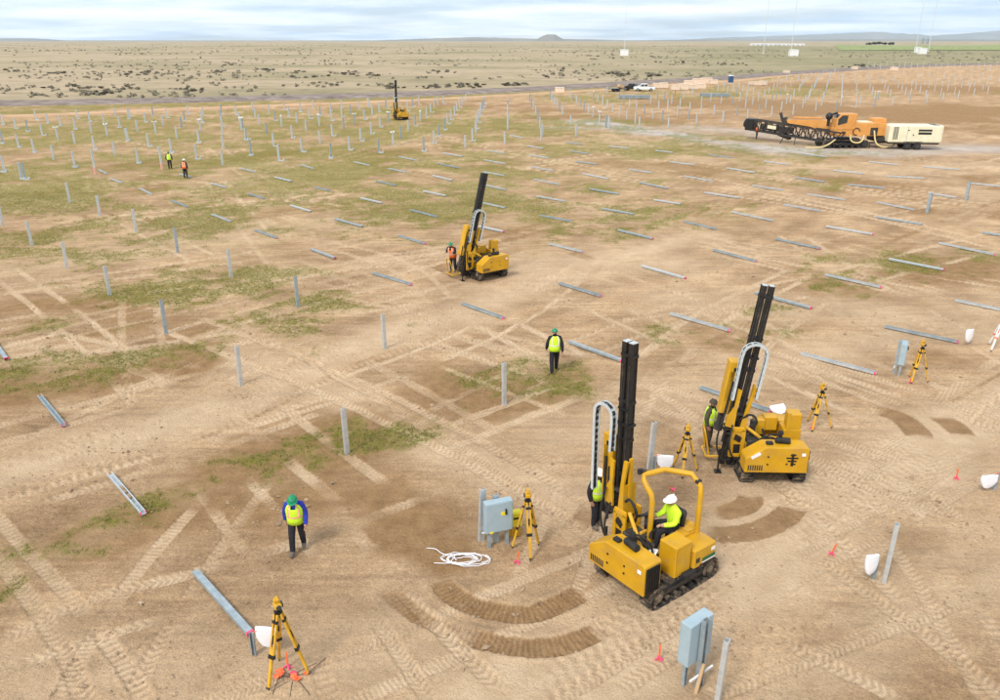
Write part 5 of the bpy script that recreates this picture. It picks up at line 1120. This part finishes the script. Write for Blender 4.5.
for k, (px, L) in enumerate([(757, 38), (770, 40), (783, 36), (797, 38)]):
    x, y = G(px, 45.2); r = empty('greenhouse', (x, y, H(x, y)), 0, 'long white farm building on the far plain, %s of four from the left' % ordn(k + 1), 'building', 'far white buildings')
    b = MB().box((0, 0, 1.5), (L * .92, 14, 3.0)).build('wall', 'hut_white', r); MB().prism([(-7.5, 3.0), (7.5, 3.0), (0, 4.4)], lambda u, v, t: (t, u, v), -L * .47, L * .47).build('roof', 'hut_white', r)
    for q in (-.3, 0, .3): MB().box((q * L, -7.05, 1.3), (4, .1, 2.4)).build('door', 'galv_dull', b)
for k, px in enumerate((922, 927)):
    x, y = G(px, 43.6); r = empty('grain_silo', (x, y, H(x, y)), 0, '%s grey silo tower on the horizon at the right' % ('left' if k == 0 else 'right'), 'silo', 'horizon silos')
    MB().cyl((0, 0, 0), (0, 0, 20 - 3 * k), 4.5, n=20).build('bin', 'galv_dull', r); MB().cyl((0, 0, 20 - 3 * k), (0, 0, 23 - 3 * k), 4.6, 1.0, n=20).build('cap', 'galv_dull', r); MB().box((0, -4.6, 9), (.8, .4, 18)).build('ladder', 'dark_metal', r)

def leafball(seed, n, rx, rz, leaf, m, name, stems=3, z0=.0):
    rnd = random.Random(seed); b = MB()
    lobes = [(rnd.gauss(0, rx * .42), rnd.gauss(0, rx * .42), rz * rnd.uniform(.35, .75), rx * rnd.uniform(.35, .6)) for _ in range(6)]
    for i in range(n):
        L = rnd.choice(lobes); d = Vector((rnd.gauss(0, 1), rnd.gauss(0, 1), rnd.gauss(0, .8))).normalized() * L[3] * rnd.random() ** .4
        p = Vector((L[0], L[1], L[2] * .8)) + Vector((d.x, d.y, d.z * rz / rx * .9)); p.z = max(.03, p.z) + z0
        u = Vector((rnd.gauss(0, 1), rnd.gauss(0, 1), rnd.gauss(0, 1))).normalized(); v = u.orthogonal().normalized(); s = leaf * rnd.uniform(.6, 1.4)
        b.add([p - u * s, p + v * s * .55, p + u * s, p - v * s * .55], [(0, 1, 2, 3)])
    return b.mesh(name, m)
BUSH = [leafball(s, 110, .8, .75, .20, 'bush' if s % 2 else 'bush_dark', 'foliage') for s in range(6)]
STEM = MB().cyl((0, 0, -.2), (.15, .1, .5), .05, .02, n=5).cyl((0, 0, -.2), (-.2, 0, .5), .05, .02, n=5).cyl((0, 0, -.2), (.02, -.2, .45), .05, .02, n=5).mesh('stem', 'bush_dark')
TREEC = leafball(77, 500, 6.0, 7.5, 1.1, 'tree_leaf', 'crown', z0=2.0)
for k, (px, py) in enumerate([(868.5, 44.9), (874.5, 44.6), (880, 44.4), (885, 44.7), (890.5, 44.8)]):
    x, y = G(px, py); r = empty('tree', (x, y, H(x, y)), k * 1.3, 'dark green tree on the far plain, %s from the left in its clump' % ordn(k + 1), 'tree', 'far clump of trees'); inst('crown', TREEC, parent=r, scale=(1.1, 1.1, .85 + .1 * (k % 3)))
    MB().cyl((0, 0, -.3), (.2, 0, 5), .5, .2, n=8).bar((0, 0, 2.5), (2, 1, 5), .2, .2).bar((0, 0, 2.8), (-2, -.5, 5.2), .2, .2).build('trunk', 'wood', r)
random.seed(31)
cl = [((40, 88), 14, 3), ((86, 88), 16, 9), ((100, 94), 12, 14), ((128, 89), 12, 7), ((192, 91), 12, 10), ((150, 73), 10, 6), ((8, 71), 10, 6), ((125, 74), 14, 5), ((210, 72), 14, 6), ((334, 84.5), 8, 5), ((265, 70), 18, 7), ((357, 74), 20, 9), ((400, 87), 14, 12), ((435, 87), 16, 14), ((475, 86), 16, 12), ((517, 85), 14, 14), ((620, 75), 12, 12), ((655, 75.5), 8, 12), ((572, 69), 10, 5), ((675, 62), 25, 8), ((700, 64), 22, 8), ((733, 64), 20, 7), ((860, 66), 18, 14), ((550, 76), 14, 4), ((440, 72), 18, 6), ((310, 77), 18, 5), ((610, 60), 25, 7), ((960, 60), 30, 6), ((300, 72), 16, 5), ((60, 73), 16, 6), ((235, 64), 20, 6)]
RP = np.array([G(*p) for p in ROAD])
def beyond(x, y, m=7): return y > np.interp(x, RP[:, 0], RP[:, 1]) + m
nb = 0; bush_lab = ['grey-brown sagebrush on the pale plain left of the distant pile driver', 'dark sagebrush on the plain behind the middle post rows', 'sagebrush on the plain beyond the crates and the right-hand field']
for (c, spread, n) in cl:
    for k in range(n):
        px = c[0] + random.gauss(0, spread * .6); py = c[1] + random.gauss(0, .9 if c[1] > 80 else 1.1)
        x, y = G(px, py)
        if not beyond(x, y): continue
        s = random.uniform(.45, 1.0) * (1.0 if c[1] > 80 else 1.25); g_ = 0 if px < 400 else (1 if px < 600 else 2)
        r = empty('sagebrush', (x, y, H(x, y) - .05), random.uniform(0, 6.3), bush_lab[g_], 'bush', ('sagebrush left', 'sagebrush centre', 'sagebrush right')[g_]); r.scale = (s * 1.25, s * 1.25, s)
        inst('foliage', random.choice(BUSH), parent=r); inst('stem', STEM, parent=r); nb += 1
# the countless rest of the scrub as one mass
rng = np.random.default_rng(4)
V = []; F = []; base_v = [np.array([v.co[:] for v in m.vertices]) for m in BUSH]; keep = 34
cnt = 0
while cnt < 2600:
    d = math.exp(rng.uniform(math.log(190), math.log(2600))); u = rng.uniform(-.85, .85); x = u * d; y = d
    if not beyond(x, y, 9): continue
    den = float(fbm(np.array([x]), np.array([y * 1.6]), 70., 4, 91, .6)[0])
    if den < .50 + .06 * rng.random(): continue
    s = rng.uniform(.35, 1.0) * (1 if d < 600 else 1.5); bv_ = base_v[int(rng.integers(6))]; o = len(V); z = H(x, y); kk = keep if d < 900 else 16
    st0 = int(rng.integers(0, 60)) * 4
    P = bv_[st0:st0 + kk * 4] * (s * (1.3 if d < 900 else 1.8)); P = P + np.array((x, y, z - .05)); V += P.tolist(); F += [(o + 4 * i, o + 4 * i + 1, o + 4 * i + 2, o + 4 * i + 3) for i in range(len(P) // 4)]; cnt += 1
me = bpy.data.meshes.new('scrub'); me.from_pydata(V, [], F); me.materials.append(MAT['bush'])
tag(inst('scrub', me), 'low sagebrush scrub scattered over the far plain', 'scrub', kind='stuff')

# short grass tufts and clods of earth in the foreground
X, Y, Z, gm = GD
sel = np.where((Y > 10.5) & (Y < 70) & (np.abs(X) < .72 * np.sqrt(Y * Y + 144)) & (gm > .35))[0]
pick = rng.choice(sel, min(len(sel), 15000), replace=False, p=(Y[sel] ** 1.6 * gm[sel] / (Y[sel] ** 1.6 * gm[sel]).sum())); V = []; F = []
for i in pick:
    for k in range(4):
        a = rng.uniform(0, 6.28); h = rng.uniform(.03, .10); wv = rng.uniform(.008, .02); ox, oy = rng.normal(0, .05, 2); o = len(V)
        c, s = math.cos(a), math.sin(a); lx, ly = rng.normal(0, .05, 2)
        V += [(X[i] + ox - c * wv, Y[i] + oy - s * wv, Z[i] - .01), (X[i] + ox + c * wv, Y[i] + oy + s * wv, Z[i] - .01), (X[i] + ox + lx, Y[i] + oy + ly, Z[i] + h)]; F.append((o, o + 1, o + 2))
me = bpy.data.meshes.new('grass'); me.from_pydata(V, [], F); me.materials.append(MAT['grass_blade']); tag(inst('grass', me), 'short sparse grass on the disturbed earth', 'grass', kind='stuff')
sel = np.where((Y > 10.8) & (Y < 45) & (np.abs(X) < .72 * np.sqrt(Y * Y + 144)))[0]
pw = (Y[sel] ** 1.5) * sstep(.42, .66, fbm(X[sel], Y[sel], 3.0, 3, 61)) + 1e-6
pick = rng.choice(sel, 6000, replace=False, p=pw / pw.sum()); V = []; F = []
for i in pick:
    s = min(.09, .012 + rng.exponential(.014)); o = len(V); q = rng.normal(0, .25, (6, 3))
    for j, d in enumerate(((1, 0, 0), (-1, 0, 0), (0, 1, 0), (0, -1, 0), (0, 0, .8), (0, 0, -.6))): V.append((X[i] + s * (d[0] + q[j][0]), Y[i] + s * (d[1] + q[j][1]), Z[i] + s * (d[2] + q[j][2]) + s * .2))
    F += [(o, o + 2, o + 4), (o + 2, o + 1, o + 4), (o + 1, o + 3, o + 4), (o + 3, o, o + 4), (o + 2, o, o + 5), (o + 1, o + 2, o + 5), (o + 3, o + 1, o + 5), (o, o + 3, o + 5)]
me = bpy.data.meshes.new('earth_clods'); me.from_pydata(V, [], F); me.materials.append(MAT['clod']); tag(inst('earth_clods', me), 'small clods and stones scattered over the dirt', 'clods', kind='stuff')

# ------------------------------------------------------------------ air
hz = MB().box((0, 11900, 285), (70000, 28000, 620)); hz_o = bpy.data.objects.new('haze', None)
m = bpy.data.materials.new('haze'); m.use_nodes = True; t = m.node_tree; t.nodes.clear(); pv = N(t, 'ShaderNodeVolumePrincipled'); pv.inputs['Color'].default_value = (.62, .80, 1.0, 1); pv.inputs['Density'].default_value = 3.0e-5; pv.inputs['Anisotropy'].default_value = 0.2
ot = N(t, 'ShaderNodeOutputMaterial'); t.links.new(pv.outputs[0], ot.inputs['Volume']); MAT['haze'] = m
bpy.data.objects.remove(hz_o); h_ = hz.build('haze', 'haze'); tag(h_, 'thin pale haze over the plain', 'haze', kind='stuff')
